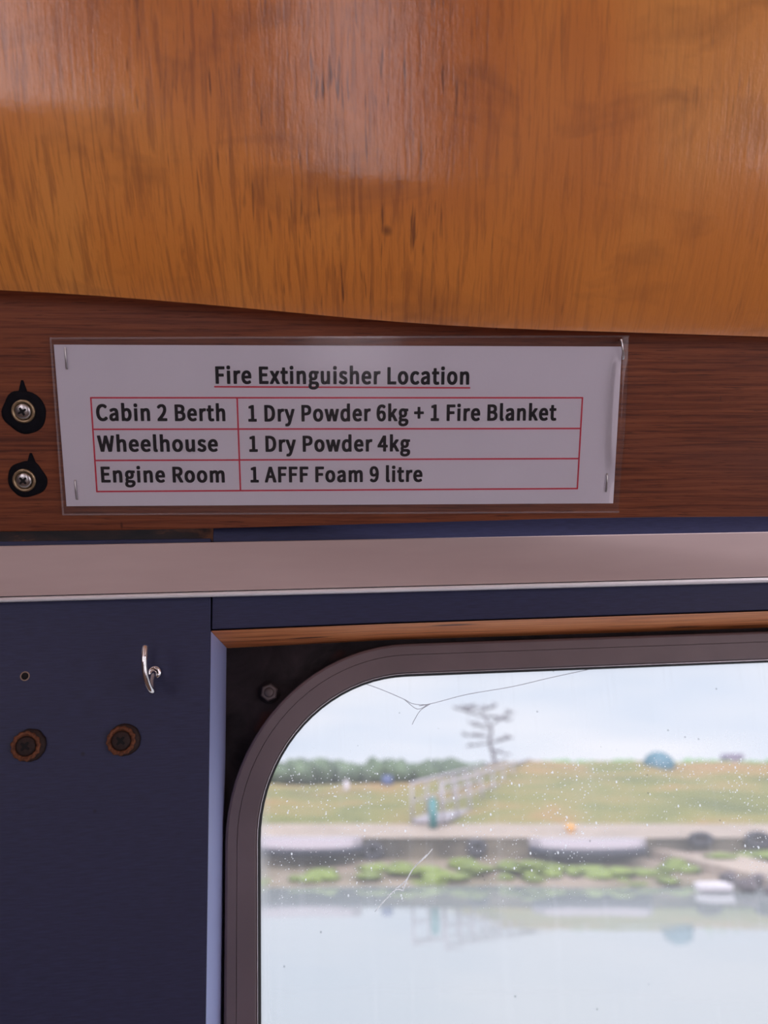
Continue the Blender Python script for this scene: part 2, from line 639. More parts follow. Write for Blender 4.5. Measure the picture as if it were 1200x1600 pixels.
# window: rounded ring, bead, gasket, pane, plate, linings
gl = W.hit(401.5, 1400, T_RING).x
gt = W.hit(800, 1046, T_RING).z
R_IN = 0.259 * 0.41 / 1.202 * 0.97
GW, GH = 0.60, 0.40
ro = gl - W.hit(350.5, 1400, T_RING).x              # ring width


def rrect(o, d, n=20, square=False):
    x0, x1, z0, z1 = gl - o, gl + GW + o, gt - GH - o, gt + o
    r = max(R_IN + o, 0.001)
    pts = []
    for cx, cz, a0 in ((x1 - r, z1 - r, 0), (x0 + r, z1 - r, 90), (x0 + r, z0 + r, 180), (x1 - r, z0 + r, 270)):
        for k in range(n + 1):
            a = math.radians(a0 + 90 * k / n)
            c, s = math.cos(a), math.sin(a)
            if square:
                m = max(abs(c), abs(s))
                c, s = c / m, s / m
            pts.append(Vector((cx + r * c, d, cz + r * s)))
    return pts


def ring(prof, name, mat, parent, smooth=False):
    rs = [rrect(o, d) for o, d in prof]
    m = MB()
    m.loft(rs + [rs[0]], True, False, smooth)
    return m.build(name, mat, W, parent)


win = empty('window_1', W, (gl + GW / 2, T_PLATE, gt - GH - ro))
struct(win)
w_ = ro
ring([(0, 0.0585), (0, 0.0520), (0.0010, 0.0503), (w_ * 0.61, 0.0500), (w_ * 0.62, 0.0505), (w_ * 0.63, 0.0500),
      (w_ - 0.0016, 0.0500), (w_ - 0.0004, 0.0506), (w_, 0.0522), (w_, 0.0595)], 'window_frame', M_RING, win)
ring([(-0.0003, 0.0512), (0.0, 0.0512), (0.0, 0.0560), (-0.0003, 0.0560)], 'bead', M_BEAD, win)
ring([(-0.0016, 0.0545), (-0.0003, 0.0530), (-0.0003, 0.0585), (-0.0016, 0.0585)], 'gasket', M_BLACK, win)
mb = MB()
a_, b_ = rrect(-0.0008, 0.0565), rrect(-0.0008, 0.0567)
mb.add(a_, [tuple(range(len(a_)))])
zp = W.hit(600, 1600, 0.0565).z
pane = mb.build('pane', M_PANE, W, win, anchor=(gl, 0.0565, zp))
mb = MB()
i0, i1 = rrect(w_ * 0.5, T_PLATE), rrect(w_ * 0.5, T_PLATE + 0.006)
o0, o1 = rrect(0.09, T_PLATE, square=True), rrect(0.09, T_PLATE + 0.006, square=True)
mb.loft([i0, o0, o1, i1, i0], True, False)
mb.build('backing_plate', M_PLATE, W, win)
# upper lining (wood) and side linings
fl, fm, fr_ = (hb_l[0] - 0.001, hb_l[1]), hb_m, (XR - 0.1, line_at(hb_m, hb_r, XR - 0.1))
bl, bm_, br_ = xz(354, 1013, T_PLATE), xz(600, 1000.5, T_PLATE), xz(1200, 981, T_PLATE)
br_ = (XR - 0.1, line_at(bm_, br_, XR - 0.1))
mb = MB()
th = 0.010
sec = []
for (f, b) in ((fl, bl), (fm, bm_), (fr_, br_)):
    sec.append([Vector((f[0], 0.0125, f[1])), Vector((f[0], 0.0125, f[1] + th)), Vector((b[0], T_PLATE, b[1] + th)), Vector((b[0], T_PLATE, b[1]))])
    sec[-1][0].y = sec[-1][1].y = 0.0004
sec[0] = [p for p in sec[0]]
for s in sec:
    s[1].y = 0.0125
    s[1].z = s[0].z + 0.002
    s.insert(1, Vector((s[0].x, 0.0122, s[0].z - 0.0002)))
    s[0].z -= 0.0008
mb.loft(sec, True, True)
mb.build('head_lining', M_HEAD, W, win, bevel=0.0006)
jt, jb = (sx(hb_l[1]) + 0.0002, hb_l[1] - 0.0012), (sx(ZF) + 0.0002, gt - GH - ro - 0.02)
kt, kb = xz(354, 1012, T_PLATE), xz(347.5, 1600, T_PLATE)
kb = (kb[0] + (kb[0] - kt[0]) * (jb[1] - kb[1]) / (kb[1] - kt[1]), jb[1])
jm = xz(320.5, 1600, 0)
mb = MB()
sec = []
for (f, b) in ((jt, kt), ((jm[0] + 0.0003, jm[1]), xz(347.5, 1600, T_PLATE)), ((sx(jb[1]) + 0.0003, jb[1]), kb)):
    sec.append([Vector((f[0], 0.0003, f[1])), Vector((b[0], T_PLATE, b[1])), Vector((b[0] - 0.005, T_PLATE, b[1])), Vector((f[0] - 0.0045, 0.0125, f[1])), Vector((f[0] - 0.0002, 0.0125, f[1]))])
mb.loft(sec, True, True)
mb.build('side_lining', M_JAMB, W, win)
wx1 = gl + GW + w_ + 0.004
wz0 = gt - GH - w_ - 0.004
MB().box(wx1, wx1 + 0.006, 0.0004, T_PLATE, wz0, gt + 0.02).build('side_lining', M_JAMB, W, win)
MB().box(gl - w_ - 0.012, wx1, 0.0125, T_PLATE, wz0 - 0.008, wz0).build('sill_lining', M_HEAD, W, win)

mb = MB().box(wx1 + 0.001, XR, 0, 0.012, ZF, line_at(hb_m, hb_r, wx1) - 0.001)
struct(mb.build('wall_right', M_NAVY, W, bevel=0.0004))
mb = MB().box(sx(-0.5) + 0.0015, wx1, 0, 0.012, ZF, wz0 - 0.001)
struct(mb.build('wall_lower', M_NAVY, W, bevel=0.0004))
# core behind the panels, seen dark in the joints
cl = sx(-0.2) - 0.003
mb = MB()
mb.box(XL, cl, 0.0125, 0.030, ZF, 0.06)
mb.box(cl, XR, 0.0125, 0.030, hb_l[1] + 0.016, 0.06)
mb.box(cl, XR, 0.0125, 0.030, ZF, wz0 - 0.012)
struct(mb.build('wall_core', M_CORE, W, anchor=(-0.15, 0.0125, 0)))
# outer skin round the window
mb = MB()
i0, o0 = rrect(0.085, T_PLATE + 0.007, square=True), None
o0 = []
for p in rrect(0.085, T_PLATE + 0.007, square=True):
    q = p.copy()
    if q.x < gl: q.x = XL - 0.05
    if q.x > gl + GW: q.x = XR + 0.05
    if q.z > gt: q.z = 0.25
    if q.z < gt - GH: q.z = ZF
    o0.append(q)
i1 = [p + Vector((0, 0.004, 0)) for p in i0]
o1 = [p + Vector((0, 0.004, 0)) for p in o0]
mb.loft([i0, o0, o1, i1, i0], True, False)
struct(mb.build('wall_outer', M_PLATE, W))

# white plastic rail across the panels, warm bounce put into its colour
def rail(prof, name, mat, parent, bevel=0):
    """profile: (left pixel height, right pixel height, depth)"""
    secs = []
    for px in (-500, 0, 600, 1200, 2300):
        s = []
        for l, r, d in prof:
            s.append(W.hit(px, l + (r - l) * px / 1200.0, d))
        secs.append(s)
    m = MB()
    m.loft(secs, True, True)
    return m.build(name, mat, W, parent, bevel=bevel)


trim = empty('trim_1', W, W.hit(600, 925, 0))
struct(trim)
rail([(853, 831, -0.0001), (853.3, 831.2, -0.0050), (854, 832, -0.0056), (932, 901, -0.0056), (932, 901, -0.0001)], 'rail_face', M_BOUNCE, trim)
rail([(933.2, 902.0, -0.0048), (934.5, 903.0, -0.0066), (937.5, 906, -0.0074), (940, 909, -0.0066), (941.5, 910.5, -0.0040), (941.5, 910.5, -0.0001), (933.2, 902.0, -0.0001)], 'bead', M_WHITE, trim)['label'] = 'white bead along the lower edge of the rail'

# mahogany board, leaning in over the panels
BD = 0.0012
mb = MB()
low = [(-500, 829.5), (0, 831), (180, 829), (330, 826), (600, 818.5), (760, 814), (880, 810.5), (1020, 808.5), (1200, 807.5), (2300, 803)]
pts = [B.hit(x, y, BD) for x, y in low]
top = [Vector((pts[-1].x, BD, 0.13)), Vector((pts[0].x, BD, 0.13))]
mb.prism(pts + top, (0, 0.011, 0))
struct(mb.build('trim_2', M_MAHOG, B, anchor=(0, BD, 0), bevel=0.0006))

# ceiling: plywood sheet that overhangs the board, bends forward and up, then runs aft
edge = [(-900, 405), (-300, 430), (0, 447), (100, 452), (200, 459), (330, 470), (450, 481), (520, 488), (650, 499), (800, 507.5), (1000, 513.5), (1200, 520), (1500, 530), (2100, 545)]
ep = [B.M @ B.hit(x, y, -0.0075) for x, y in edge]
NX = 150
cols = []
for k in range(NX + 1):
    x = -1.95 + 3.45 * k / NX
    for a, b in zip(ep, ep[1:]):
        if a.x <= x <= b.x or (b is ep[-1] and x >= b.x) or (a is ep[0] and x <= a.x):
            t = (x - a.x) / (b.x - a.x)
            cols.append(a.lerp(b, t))
            break
ROOF = EYE.z + 0.46
verts, uvs = [], []
NR = 46
for c in cols:
    p = c.copy()
    s = 0.0
    col = []
    ds = 0.006
    for r in range(NR):
        col.append((p.copy(), s))
        inc = math.radians(CEIL_A + (CEIL_B - CEIL_A) * min(1.0, s / CEIL_S) ** 0.7 + CEIL_C * max(0.0, s - CEIL_S))
        p = p + Vector((0, -math.cos(inc), math.sin(inc))) * ds
        s += ds
    h = max(ROOF - p.z, 0.01)
    col.append((Vector((p.x, p.y - 0.02, ROOF)), s + h))
    col.append((Vector((p.x, -2.3, ROOF)), s + h + 2.2))
    verts.append(col)
me = bpy.data.meshes.new('ceiling')
n = NR + 2
me.from_pydata([tuple(q[0] - Vector((0, 0, EYE.z))) for col in verts for q in col], [],
               [(i * n + j, i * n + j + 1, (i + 1) * n + j + 1, (i + 1) * n + j) for i in range(NX) for j in range(n - 1)])
uvl = me.uv_layers.new(name='UVMap')
for lp in me.loops:
    i, j = divmod(lp.vertex_index, n)
    q = verts[i][j]
    uvl.data[lp.index].uv = (q[0].x + 2, q[1] + 1)
for pz in me.polygons:
    pz.use_smooth = True
me.materials.append(M_PLY)
ceil = bpy.data.objects.new('ceiling', me)
COL.objects.link(ceil)
place(ceil, Matrix.Translation((0, 0, EYE.z)))
sol = ceil.modifiers.new('thickness', 'SOLIDIFY')
sol.thickness = 0.004
sol.offset = 1.0 if CEIL_FLIP else -1.0
es = ceil.modifiers.new('sharp_rim', 'EDGE_SPLIT')
es.split_angle = math.radians(40)
struct(ceil)

# unseen rest of the cabin, behind the camera: floor, sides, openings added for daylight
FZ = 0.78
struct(MB().box(-2.0, 1.6, -2.4, 0.3, FZ - 0.04, FZ).build('floor', M_FLOOR))
struct(MB().box(-1.99, -1.95, -2.4, 0.6, FZ, ROOF + 0.02).build('wall_port', M_CABIN))
mb = MB().box(1.5, 1.54, -2.4, -1.95, FZ, ROOF + 0.02).box(1.5, 1.54, -0.55, 0.2, FZ, ROOF + 0.02)  # gap added in this unseen wall for broad light on the ceiling
mb.box(1.5, 1.54, -1.95, -0.55, FZ, 1.5).box(1.5, 1.54, -1.95, -0.55, 2.55, ROOF + 0.02)
struct(mb.build('wall_starboard', M_CABIN))
mb = MB()
ops = AFT_OPENINGS
xs = sorted([-1.95, 1.5] + [v for o in ops for v in o[:2]])
for i, (a, b) in enumerate(zip(xs, xs[1:])):
    o = [q for q in ops if abs(q[0] - a) < 1e-6]
    if o:
        mb.box(a, b, -2.34, -2.30, FZ, o[0][2])
        mb.box(a, b, -2.34, -2.30, o[0][3], ROOF + 0.004)
    elif b - a > 1e-4:
        mb.box(a, b, -2.34, -2.30, FZ, ROOF + 0.004)
struct(mb.build('wall_aft', M_CABIN))

# ------------------------------------------------------------------ the laminated notice
GLYPHS = {
    ' ': [323,[]],
    '+': [740,[[280,146,387,147,414,161,419,191,420,419,622,422,645,431,652,447,654,542,651,566,642,579,594,587,420,590,417,836,410,852,387,861,256,861,229,847,224,817,222,589,21,586,-2,577,-9,561,-11,466,-9,442,1,429,49,421,223,418,226,167,245,150]]],
    '1': [740,[[102,1,562,0,601,4,619,21,622,132,613,166,590,175,452,180,452,957,446,986,431,998,392,1002,286,999,194,956,104,931,88,914,85,828,94,794,117,785,232,783,237,778,236,180,78,175,52,161,47,132,49,21,67,4]]],
    '2': [740,[[52,1,580,0,619,4,637,21,640,135,637,159,626,173,580,180,334,182,447,320,505,405,541,472,570,543,591,623,598,695,596,745,592,789,572,855,556,890,520,937,486,966,430,996,380,1010,306,1017,231,1013,185,1004,153,993,85,955,24,900,-5,864,-5,828,1,812,59,750,83,740,147,744,191,789,235,823,279,842,307,837,337,820,364,786,377,756,385,712,380,658,364,599,336,535,294,465,177,315,0,130,-4,103,0,19,17,4]]],
    '4': [740,[[394,1,516,2,539,10,548,45,549,253,637,258,653,265,660,282,661,382,653,415,630,425,548,430,548,957,543,986,516,1000,381,1002,346,999,329,990,-30,383,-30,282,-23,265,-11,259,337,254,341,21,359,4],[227,427,337,608,337,429]]],
    '6': [740,[[348,-15,423,-8,481,11,532,43,568,80,601,127,625,181,641,247,646,309,641,407,629,469,604,527,577,567,542,601,487,631,408,649,305,649,232,627,239,668,267,745,308,804,338,827,387,841,426,824,477,779,541,775,565,785,628,859,631,885,626,910,564,967,531,987,479,1006,393,1017,291,1009,225,987,159,944,110,888,70,820,38,726,18,617,11,507,15,389,33,267,62,177,97,112,141,58,195,19,263,-7],[345,158,321,167,296,187,273,216,241,295,225,384,230,402,269,446,302,470,340,485,383,467,405,444,429,389,436,337,430,268,413,219,380,177]]],
    '9': [740,[[271,-15,360,-7,429,19,485,58,536,117,574,186,607,283,626,392,634,525,627,659,611,749,584,830,547,895,501,947,439,988,386,1007,297,1017,214,1009,168,993,117,964,77,926,43,877,17,816,2,757,-3,681,2,594,17,530,36,482,63,441,108,397,170,366,246,352,329,352,411,375,402,326,374,252,338,200,304,174,278,163,257,163,217,180,164,225,101,229,78,220,17,141,16,104,21,89,86,32,167,-3,217,-13],[298,517,257,538,226,579,213,615,206,684,215,744,241,802,274,835,299,845,326,835,345,821,374,787,407,708,422,615,371,555,332,527]]],
    'A': [801,[[5,1,136,2,159,10,239,272,246,282,457,280,531,26,543,7,590,0,693,0,732,4,749,19,750,64,467,971,461,986,449,996,406,1002,268,1000,248,993,240,983,-48,61,-49,27,-42,10,-26,3],[294,454,350,652,407,455]]],
    'B': [858,[[117,1,382,0,482,7,547,20,613,45,667,80,702,115,734,167,754,226,762,297,758,370,749,411,731,453,705,490,682,514,642,541,678,588,704,651,713,713,707,809,690,861,659,909,622,942,573,968,512,987,455,997,363,1002,93,1000,73,993,65,983,62,45,70,10,86,3],[281,174,280,439,387,440,439,432,478,420,521,388,544,341,547,302,533,254,499,211,467,193,405,176],[281,611,280,829,348,830,409,824,443,813,475,789,494,752,498,710,489,679,464,645,439,629,400,616,350,610]]],
    'C': [836,[[436,-15,542,-5,625,26,666,52,717,97,745,129,750,154,748,178,736,196,686,257,662,267,612,267,594,262,537,208,483,176,445,167,405,175,370,189,328,220,297,257,260,335,235,445,232,504,237,572,250,639,271,697,299,745,323,774,377,815,420,831,450,834,481,826,515,808,579,754,649,752,665,759,728,845,725,890,692,926,648,960,596,988,551,1004,454,1017,331,1006,256,980,185,936,128,881,79,807,43,719,22,624,14,520,20,387,43,280,77,194,125,122,181,65,249,22,328,-5]]],
    'D': [893,[[117,1,357,2,455,11,534,34,625,88,674,135,721,205,754,288,777,407,782,487,777,602,755,715,722,800,673,873,612,927,538,966,454,990,325,1002,93,1000,73,993,65,983,62,45,70,10,86,3],[281,177,278,822,283,827,355,823,417,805,457,782,494,745,523,700,546,641,558,573,558,435,546,368,525,310,492,258,460,226,415,198,361,181]]],
    'E': [779,[[117,1,613,0,649,3,668,15,673,45,673,135,670,161,656,175,613,180,283,180,278,185,280,434,568,437,595,450,600,480,598,588,595,600,583,610,540,615,280,616,279,821,600,823,643,829,656,842,660,868,658,975,646,995,600,1002,122,1002,86,999,67,986,62,957,62,45,70,10,86,3]]],
    'F': [736,[[117,1,247,2,267,8,276,21,280,412,570,415,590,422,599,434,600,565,596,576,584,586,542,592,280,593,279,821,600,823,643,829,656,842,660,868,658,975,646,995,600,1002,122,1002,86,999,67,986,62,957,62,45,70,10,86,3]]],
    'L': [726,[[117,1,590,0,633,5,645,15,648,27,648,153,645,165,633,175,590,180,279,182,278,957,273,986,247,1000,93,1000,70,991,63,975,62,45,70,10,86,3]]],
    'P': [830,[[117,1,247,2,267,8,275,19,280,365,458,373,526,388,566,404,634,445,675,489,703,539,722,603,730,683,722,781,705,840,672,894,630,935,578,965,522,984,473,993,355,1002,93,1000,73,993,65,983,62,45,70,10,86,3],[281,542,279,824,378,825,427,816,467,798,487,779,502,755,513,705,510,656,490,602,463,574,416,551,363,542]]],
    'R': [832,[[117,1,247,2,267,8,275,19,278,387,283,392,335,388,534,11,558,2,697,0,736,4,753,19,753,65,565,419,640,468,672,501,698,540,724,616,732,701,724,792,706,850,677,897,639,935,586,966,536,984,487,994,378,1002,93,1000,73,993,65,983,62,45,70,10,86,3],[281,564,280,825,403,823,447,812,477,795,504,760,517,703,507,653,480,608,450,585,421,573,362,563]]],
    'W': [1113,[[211,1,360,2,380,8,388,18,507,535,630,15,650,3,685,0,832,2,855,11,865,36,1035,933,1037,975,1030,991,1007,1000,887,1002,851,999,832,986,734,465,610,986,590,999,555,1002,438,1000,418,993,408,977,287,462,192,983,174,998,135,1002,7,1000,-16,991,-23,975,-22,938,156,24,172,5]]],
    'a': [749,[[250,-15,340,-5,415,26,434,6,476,0,581,2,601,9,611,21,613,482,599,596,583,648,560,687,527,724,479,755,427,772,338,780,281,777,223,766,125,728,68,695,44,671,47,621,85,547,101,536,169,535,252,583,321,604,346,595,364,582,389,539,394,507,244,476,175,452,116,420,63,372,40,339,22,293,14,221,18,162,29,118,48,77,88,33,140,2,190,-11],[279,159,249,173,231,201,226,232,238,263,252,282,295,312,356,334,396,342,397,228,331,177]]],
    'b': [813,[[381,-15,468,-7,533,19,580,50,600,70,626,99,659,151,687,220,706,324,708,452,692,556,671,618,641,672,598,719,549,752,497,771,405,780,324,771,269,751,268,1035,263,1065,236,1079,76,1077,56,1065,51,1035,54,21,72,4,111,0,215,2,244,17,312,-8],[358,164,318,179,268,216,268,524,281,541,321,573,352,592,384,601,419,588,440,571,459,545,483,476,491,389,479,295,446,222,420,192,396,174]]],
    'c': [688,[[354,-15,444,-7,516,19,597,73,609,90,611,108,606,138,563,210,550,222,480,224,407,175,374,163,353,163,322,175,288,202,253,250,239,286,227,342,228,426,252,507,273,542,297,568,329,590,368,602,395,592,456,549,524,548,540,556,597,640,595,685,532,737,452,771,367,780,276,772,211,752,152,719,103,674,62,617,33,553,13,477,6,384,13,284,31,208,58,145,98,88,147,44,202,12,261,-7]]],
    'd': [815,[[320,-15,402,-7,468,19,483,7,501,2,606,0,645,4,664,21,666,1035,661,1065,642,1077,510,1080,474,1077,458,1070,450,1035,448,764,388,777,306,779,247,771,188,748,139,716,97,674,58,615,30,548,13,464,8,357,13,285,27,210,51,144,87,85,124,47,168,17,232,-7],[345,163,301,181,262,224,236,290,228,337,226,399,239,471,273,544,299,573,323,590,357,602,405,584,449,548,450,239,436,219,396,186]]],
    'e': [739,[[361,-15,418,-13,481,-2,568,34,616,69,621,97,616,122,580,195,553,209,498,207,443,176,389,158,356,160,329,169,283,202,255,237,236,278,227,313,619,318,635,326,641,336,647,435,642,505,629,569,607,630,574,682,537,721,485,753,426,772,342,780,263,772,202,752,138,711,100,672,59,613,31,548,13,475,6,378,13,285,31,211,62,144,101,88,149,46,211,11,268,-7],[231,478,237,505,275,566,315,597,345,607,377,595,407,569,427,533,441,481,437,477]]],
    'g': [750,[[317,-313,419,-306,483,-291,549,-264,594,-234,634,-196,664,-154,683,-104,691,-42,685,25,674,59,659,84,624,120,550,152,496,161,277,168,252,179,241,200,250,222,346,218,399,224,440,236,499,267,529,292,555,325,583,377,597,435,602,506,587,593,654,597,670,605,676,616,677,736,670,752,658,759,436,763,389,775,339,780,240,773,168,747,108,707,72,663,47,610,32,550,27,496,31,453,37,419,54,368,88,311,57,264,44,220,41,168,45,131,72,68,32,18,13,-26,5,-88,12,-151,27,-192,55,-231,109,-270,192,-301,239,-309],[321,-153,283,-146,248,-132,216,-99,208,-75,210,-61,221,-35,240,-10,407,-9,441,-15,466,-30,476,-50,475,-63,466,-84,438,-116,383,-144],[314,378,283,396,261,423,247,454,239,497,247,539,259,568,287,598,317,613,349,598,377,566,391,532,396,485,387,448,363,407,336,385]]],
    'h': [800,[[107,1,236,2,256,8,264,19,268,513,326,570,355,588,382,598,404,590,425,570,437,544,446,498,451,19,460,8,480,2,603,0,646,5,658,15,661,27,663,493,650,606,632,660,611,698,580,732,541,758,490,774,420,780,361,777,321,767,269,747,266,1053,259,1070,236,1078,83,1078,60,1070,53,1053,51,45,60,10,76,3]]],
    'i': [417,[[107,1,237,2,257,8,266,21,268,717,263,746,244,759,83,760,63,753,54,741,52,45,61,10,76,3],[146,824,198,825,225,832,259,855,279,889,285,952,277,992,254,1027,221,1046,168,1053,104,1047,71,1030,43,989,37,923,43,888,52,869,71,846,96,832]]],
    'k': [736,[[107,1,235,2,257,10,266,45,267,200,319,267,470,8,518,0,650,2,672,10,680,27,676,68,459,442,648,695,649,743,632,758,593,762,485,762,436,753,267,529,266,1035,261,1065,235,1078,83,1078,60,1070,53,1053,51,45,60,10,76,3]]],
    'l': [427,[[215,-16,271,-13,312,-4,327,4,335,20,335,49,316,145,299,160,272,163,268,172,266,1054,259,1070,236,1079,83,1079,56,1065,51,1035,55,127,70,62,102,17,152,-9]]],
    'm': [1168,[[107,1,236,2,256,8,264,19,268,513,316,564,371,596,397,584,411,566,425,527,431,488,431,45,440,10,463,2,586,0,622,3,641,15,646,45,647,513,697,565,751,596,777,584,789,568,804,532,811,488,815,19,832,4,871,0,995,2,1017,10,1026,45,1025,532,1014,607,998,656,972,702,947,730,904,758,855,774,786,780,730,777,694,768,635,738,592,705,563,734,537,751,501,768,460,777,396,780,342,775,288,758,250,737,238,753,218,760,111,762,76,759,60,751,51,717,51,45,60,10,76,3]]],
    'n': [803,[[107,1,236,2,256,8,264,19,268,513,326,570,355,588,382,598,404,590,425,570,437,544,446,498,451,19,469,4,508,0,631,2,658,15,663,45,663,493,658,558,645,622,616,690,580,732,546,755,490,774,410,780,324,769,251,735,241,751,218,760,83,760,56,746,51,717,51,45,60,10,76,3]]],
    'o': [799,[[350,-15,441,-7,501,14,551,44,601,88,642,147,669,208,688,287,695,369,688,475,671,549,640,620,599,677,551,720,498,752,434,772,351,780,268,772,204,752,150,720,101,676,60,617,31,551,13,477,6,384,13,285,31,213,62,144,101,88,150,44,204,12,261,-7],[346,162,320,172,293,192,252,249,228,332,225,400,236,470,269,543,292,571,318,590,354,601,383,590,409,571,440,532,467,467,478,377,466,290,433,219,385,174]]],
    'r': [547,[[107,1,236,2,256,8,264,19,269,464,300,528,321,557,353,585,375,595,406,587,455,587,481,600,505,726,501,750,474,768,430,778,351,778,301,767,249,740,229,758,190,762,83,760,63,753,55,743,51,45,60,10,76,3]]],
    's': [639,[[271,-15,350,-10,401,3,452,27,484,52,515,87,535,124,547,165,554,224,546,294,533,332,509,369,449,420,260,510,242,527,229,552,236,575,248,591,286,609,326,598,400,553,470,556,479,562,533,639,533,685,489,724,426,756,372,772,292,780,217,775,165,762,117,740,86,717,54,680,36,647,23,606,17,547,26,478,37,447,66,405,135,352,266,293,309,267,331,246,341,225,336,197,307,165,272,154,233,163,201,177,125,231,58,232,40,222,-11,147,-16,121,-14,98,-5,85,42,49,94,21,176,-7]]],
    't': [534,[[304,-16,403,-3,454,12,472,30,472,76,446,167,423,175,375,175,322,162,307,172,297,187,286,230,286,585,425,590,447,599,456,634,454,741,445,754,425,760,288,763,286,909,284,933,275,945,226,954,112,951,97,943,90,933,78,762,2,754,-14,746,-21,734,-21,610,-15,599,1,592,71,585,71,222,81,142,96,94,134,38,172,11,224,-8]]],
    'u': [800,[[291,-15,379,-5,453,29,462,11,471,6,514,0,620,2,640,9,648,19,652,717,648,743,635,757,592,762,497,762,462,759,442,747,437,717,437,261,382,198,352,176,323,166,301,174,282,194,270,220,260,269,255,743,238,758,199,762,74,760,54,754,46,743,42,295,47,212,70,113,107,52,124,32,159,10,212,-8]]],
    'w': [1025,[[207,1,353,2,379,15,464,355,544,28,552,11,569,3,605,0,751,2,774,10,782,26,948,696,950,735,942,751,920,760,800,762,764,759,748,751,737,722,660,390,572,739,559,755,513,762,420,762,384,759,368,751,275,395,195,732,186,751,163,760,38,762,2,759,-13,751,-20,735,-20,696,152,26,168,5]]],
    'x': [674,[[18,1,152,2,176,11,281,207,399,8,447,0,554,0,589,3,605,10,612,27,609,67,418,385,594,699,596,735,589,751,573,759,537,762,437,762,389,753,295,580,192,753,144,762,41,762,5,759,-11,751,-18,735,-14,693,158,398,-35,61,-36,27,-29,10,-13,3]]],
    'y': [701,[[107,-293,194,-286,248,-265,280,-244,314,-213,366,-133,407,-29,636,687,640,736,636,748,625,757,582,763,490,763,455,760,438,752,313,345,172,752,148,761,22,763,-18,759,-35,744,-38,719,-32,689,208,37,183,-38,166,-68,139,-101,116,-114,90,-109,35,-110,18,-118,11,-130,-10,-222,-6,-265,5,-275,46,-288]]]
}


def text_mesh(s, p, q, cap, name, mat, parent, ink=-0.00012):
    """lettering between two points of the notice, with a given height of its capitals"""
    cu = bpy.data.curves.new('t', 'CURVE')
    cu.dimensions = '2D'
    cu.fill_mode = 'BOTH'
    x, lo, hi = 0.0, 1e9, -1e9
    for ch in s:
        adv, outl = GLYPHS[ch]
        for r in outl:
            sp = cu.splines.new('POLY')
            k = len(r) // 2
            sp.points.add(k - 1)
            sp.use_cyclic_u = True
            for i in range(k):
                gx_ = x + r[2 * i] / 10.0
                lo, hi = min(lo, gx_), max(hi, gx_)
                sp.points[i].co = (gx_, r[2 * i + 1] / 10.0, 0, 1)
        x += adv / 10.0
    ob = bpy.data.objects.new('t', cu)
    COL.objects.link(ob)
    bpy.context.view_layer.update()
    ms = ob.evaluated_get(bpy.context.evaluated_depsgraph_get()).to_mesh()
    P, Q = B.hit(*p, 0), B.hit(*q, 0)
    ex = (Q - P) / (hi - lo)
    ez = Vector((-ex.z, 0, ex.x)).normalized() * cap / 100.0
    vs = [P + ex * (v.co.x - lo) + ez * v.co.y + Vector((0, ink, 0)) for v in ms.vertices]
    fs = [tuple(f.vertices) for f in ms.polygons]
    bpy.data.objects.remove(ob)
    bpy.data.curves.remove(cu)
    m = MB()
    m.add(vs, fs)
    return m.build(name, mat, B, parent)


sign = empty('notice', B, B.hit(531, 789, BD))
tag(sign, 'white laminated fire extinguisher location notice stapled to the mahogany board', 'notice')
pc = [B.hit(*p, 0) for p in ((84, 538.5), (972, 541.5), (958, 786.5), (104, 791))]
MB().prism(pc, (0, 0.0004, 0)).build('paper', M_PAPER, B, sign)
# laminating pouch, its right margin lifted and curling
fc = [B.hit(*p, 0) for p in ((78, 527), (983, 524), (967, 801), (98, 805))]
mb = MB()
U = [0, 0.02, 0.3, 0.6, 0.9, 0.955, 0.968, 0.974, 0.980, 0.986, 0.992, 1.0]
NV = 24
rows = []
for j in range(NV + 1):
    v = j / NV
    row = []
    for u in U:
        p = (fc[0].lerp(fc[1], u)).lerp(fc[3].lerp(fc[2], u), v)
        e = max(0.0, (u - 0.972) / 0.028)
        lift = math.exp(-((v - 0.42) / 0.30) ** 4)
        p.y = -0.00035 + 0.0008 * max(0.0, (u - 0.966) / 0.034) * (1 - lift) - lift * 0.0026 * math.sin(min(1.0, e) * 2.7)
        row.append(p)
    rows.append(row)
mb.loft(rows, False, False, True)
mb.build('laminate_pouch', M_FILM, B, sign)
mb = MB()
for i in range(4):
    P, Q = fc[i], fc[(i + 1) % 4]
    ctr = (fc[0] + fc[2]) / 2
    if i == 1:
        continue
    k = 0.0016
    d1, d2 = (ctr - P).normalized() * k, (ctr - Q).normalized() * k
    if i in (0, 2):
        d1, d2 = Vector((0, 0, k * (-1 if i == 0 else 1) * 0.6)), Vector((0, 0, k * (-1 if i == 0 else 1) * 0.6))
    else:
        d1, d2 = Vector((k * 0.6, 0, 0)), Vector((k * 0.6, 0, 0))
    o_ = Vector((0, -0.0006 - P.y, 0))
    mb.add([P + o_, Q + o_, Q + d2 + o_, P + d1 + o_], [(0, 1, 2, 3)])
mb.build('sealed_edge', mat_film(0.12, 'sealed_film_edge'), B, sign)
CAP = 25.2 * 0.3838 / FPX * 1.02
text_mesh('Fire Extinguisher Location', (337, 599.8), (733, 601.2), CAP * 1.03, 'title', M_INK, sign)
for s, p, q, c in (('Cabin 2 Berth', (151, 657.8), (352.5, 658.2), 1.0),
                   ('1 Dry Powder 6kg + 1 Fire Blanket', (388, 659), (869, 657.2), 1.0),
                   ('Wheelhouse', (153, 706), (341, 705.8), 0.985),
                   ('1 Dry Powder 4kg', (389.5, 706.2), (641, 705.5), 0.985),
                   ('Engine Room', (158.5, 754), (351.5, 754), 0.975),
                   ('1 AFFF Foam 9 litre', (391.5, 754), (660, 753), 0.975)):
    text_mesh(s, p, q, CAP * c, 'text_line', M_INK, sign)


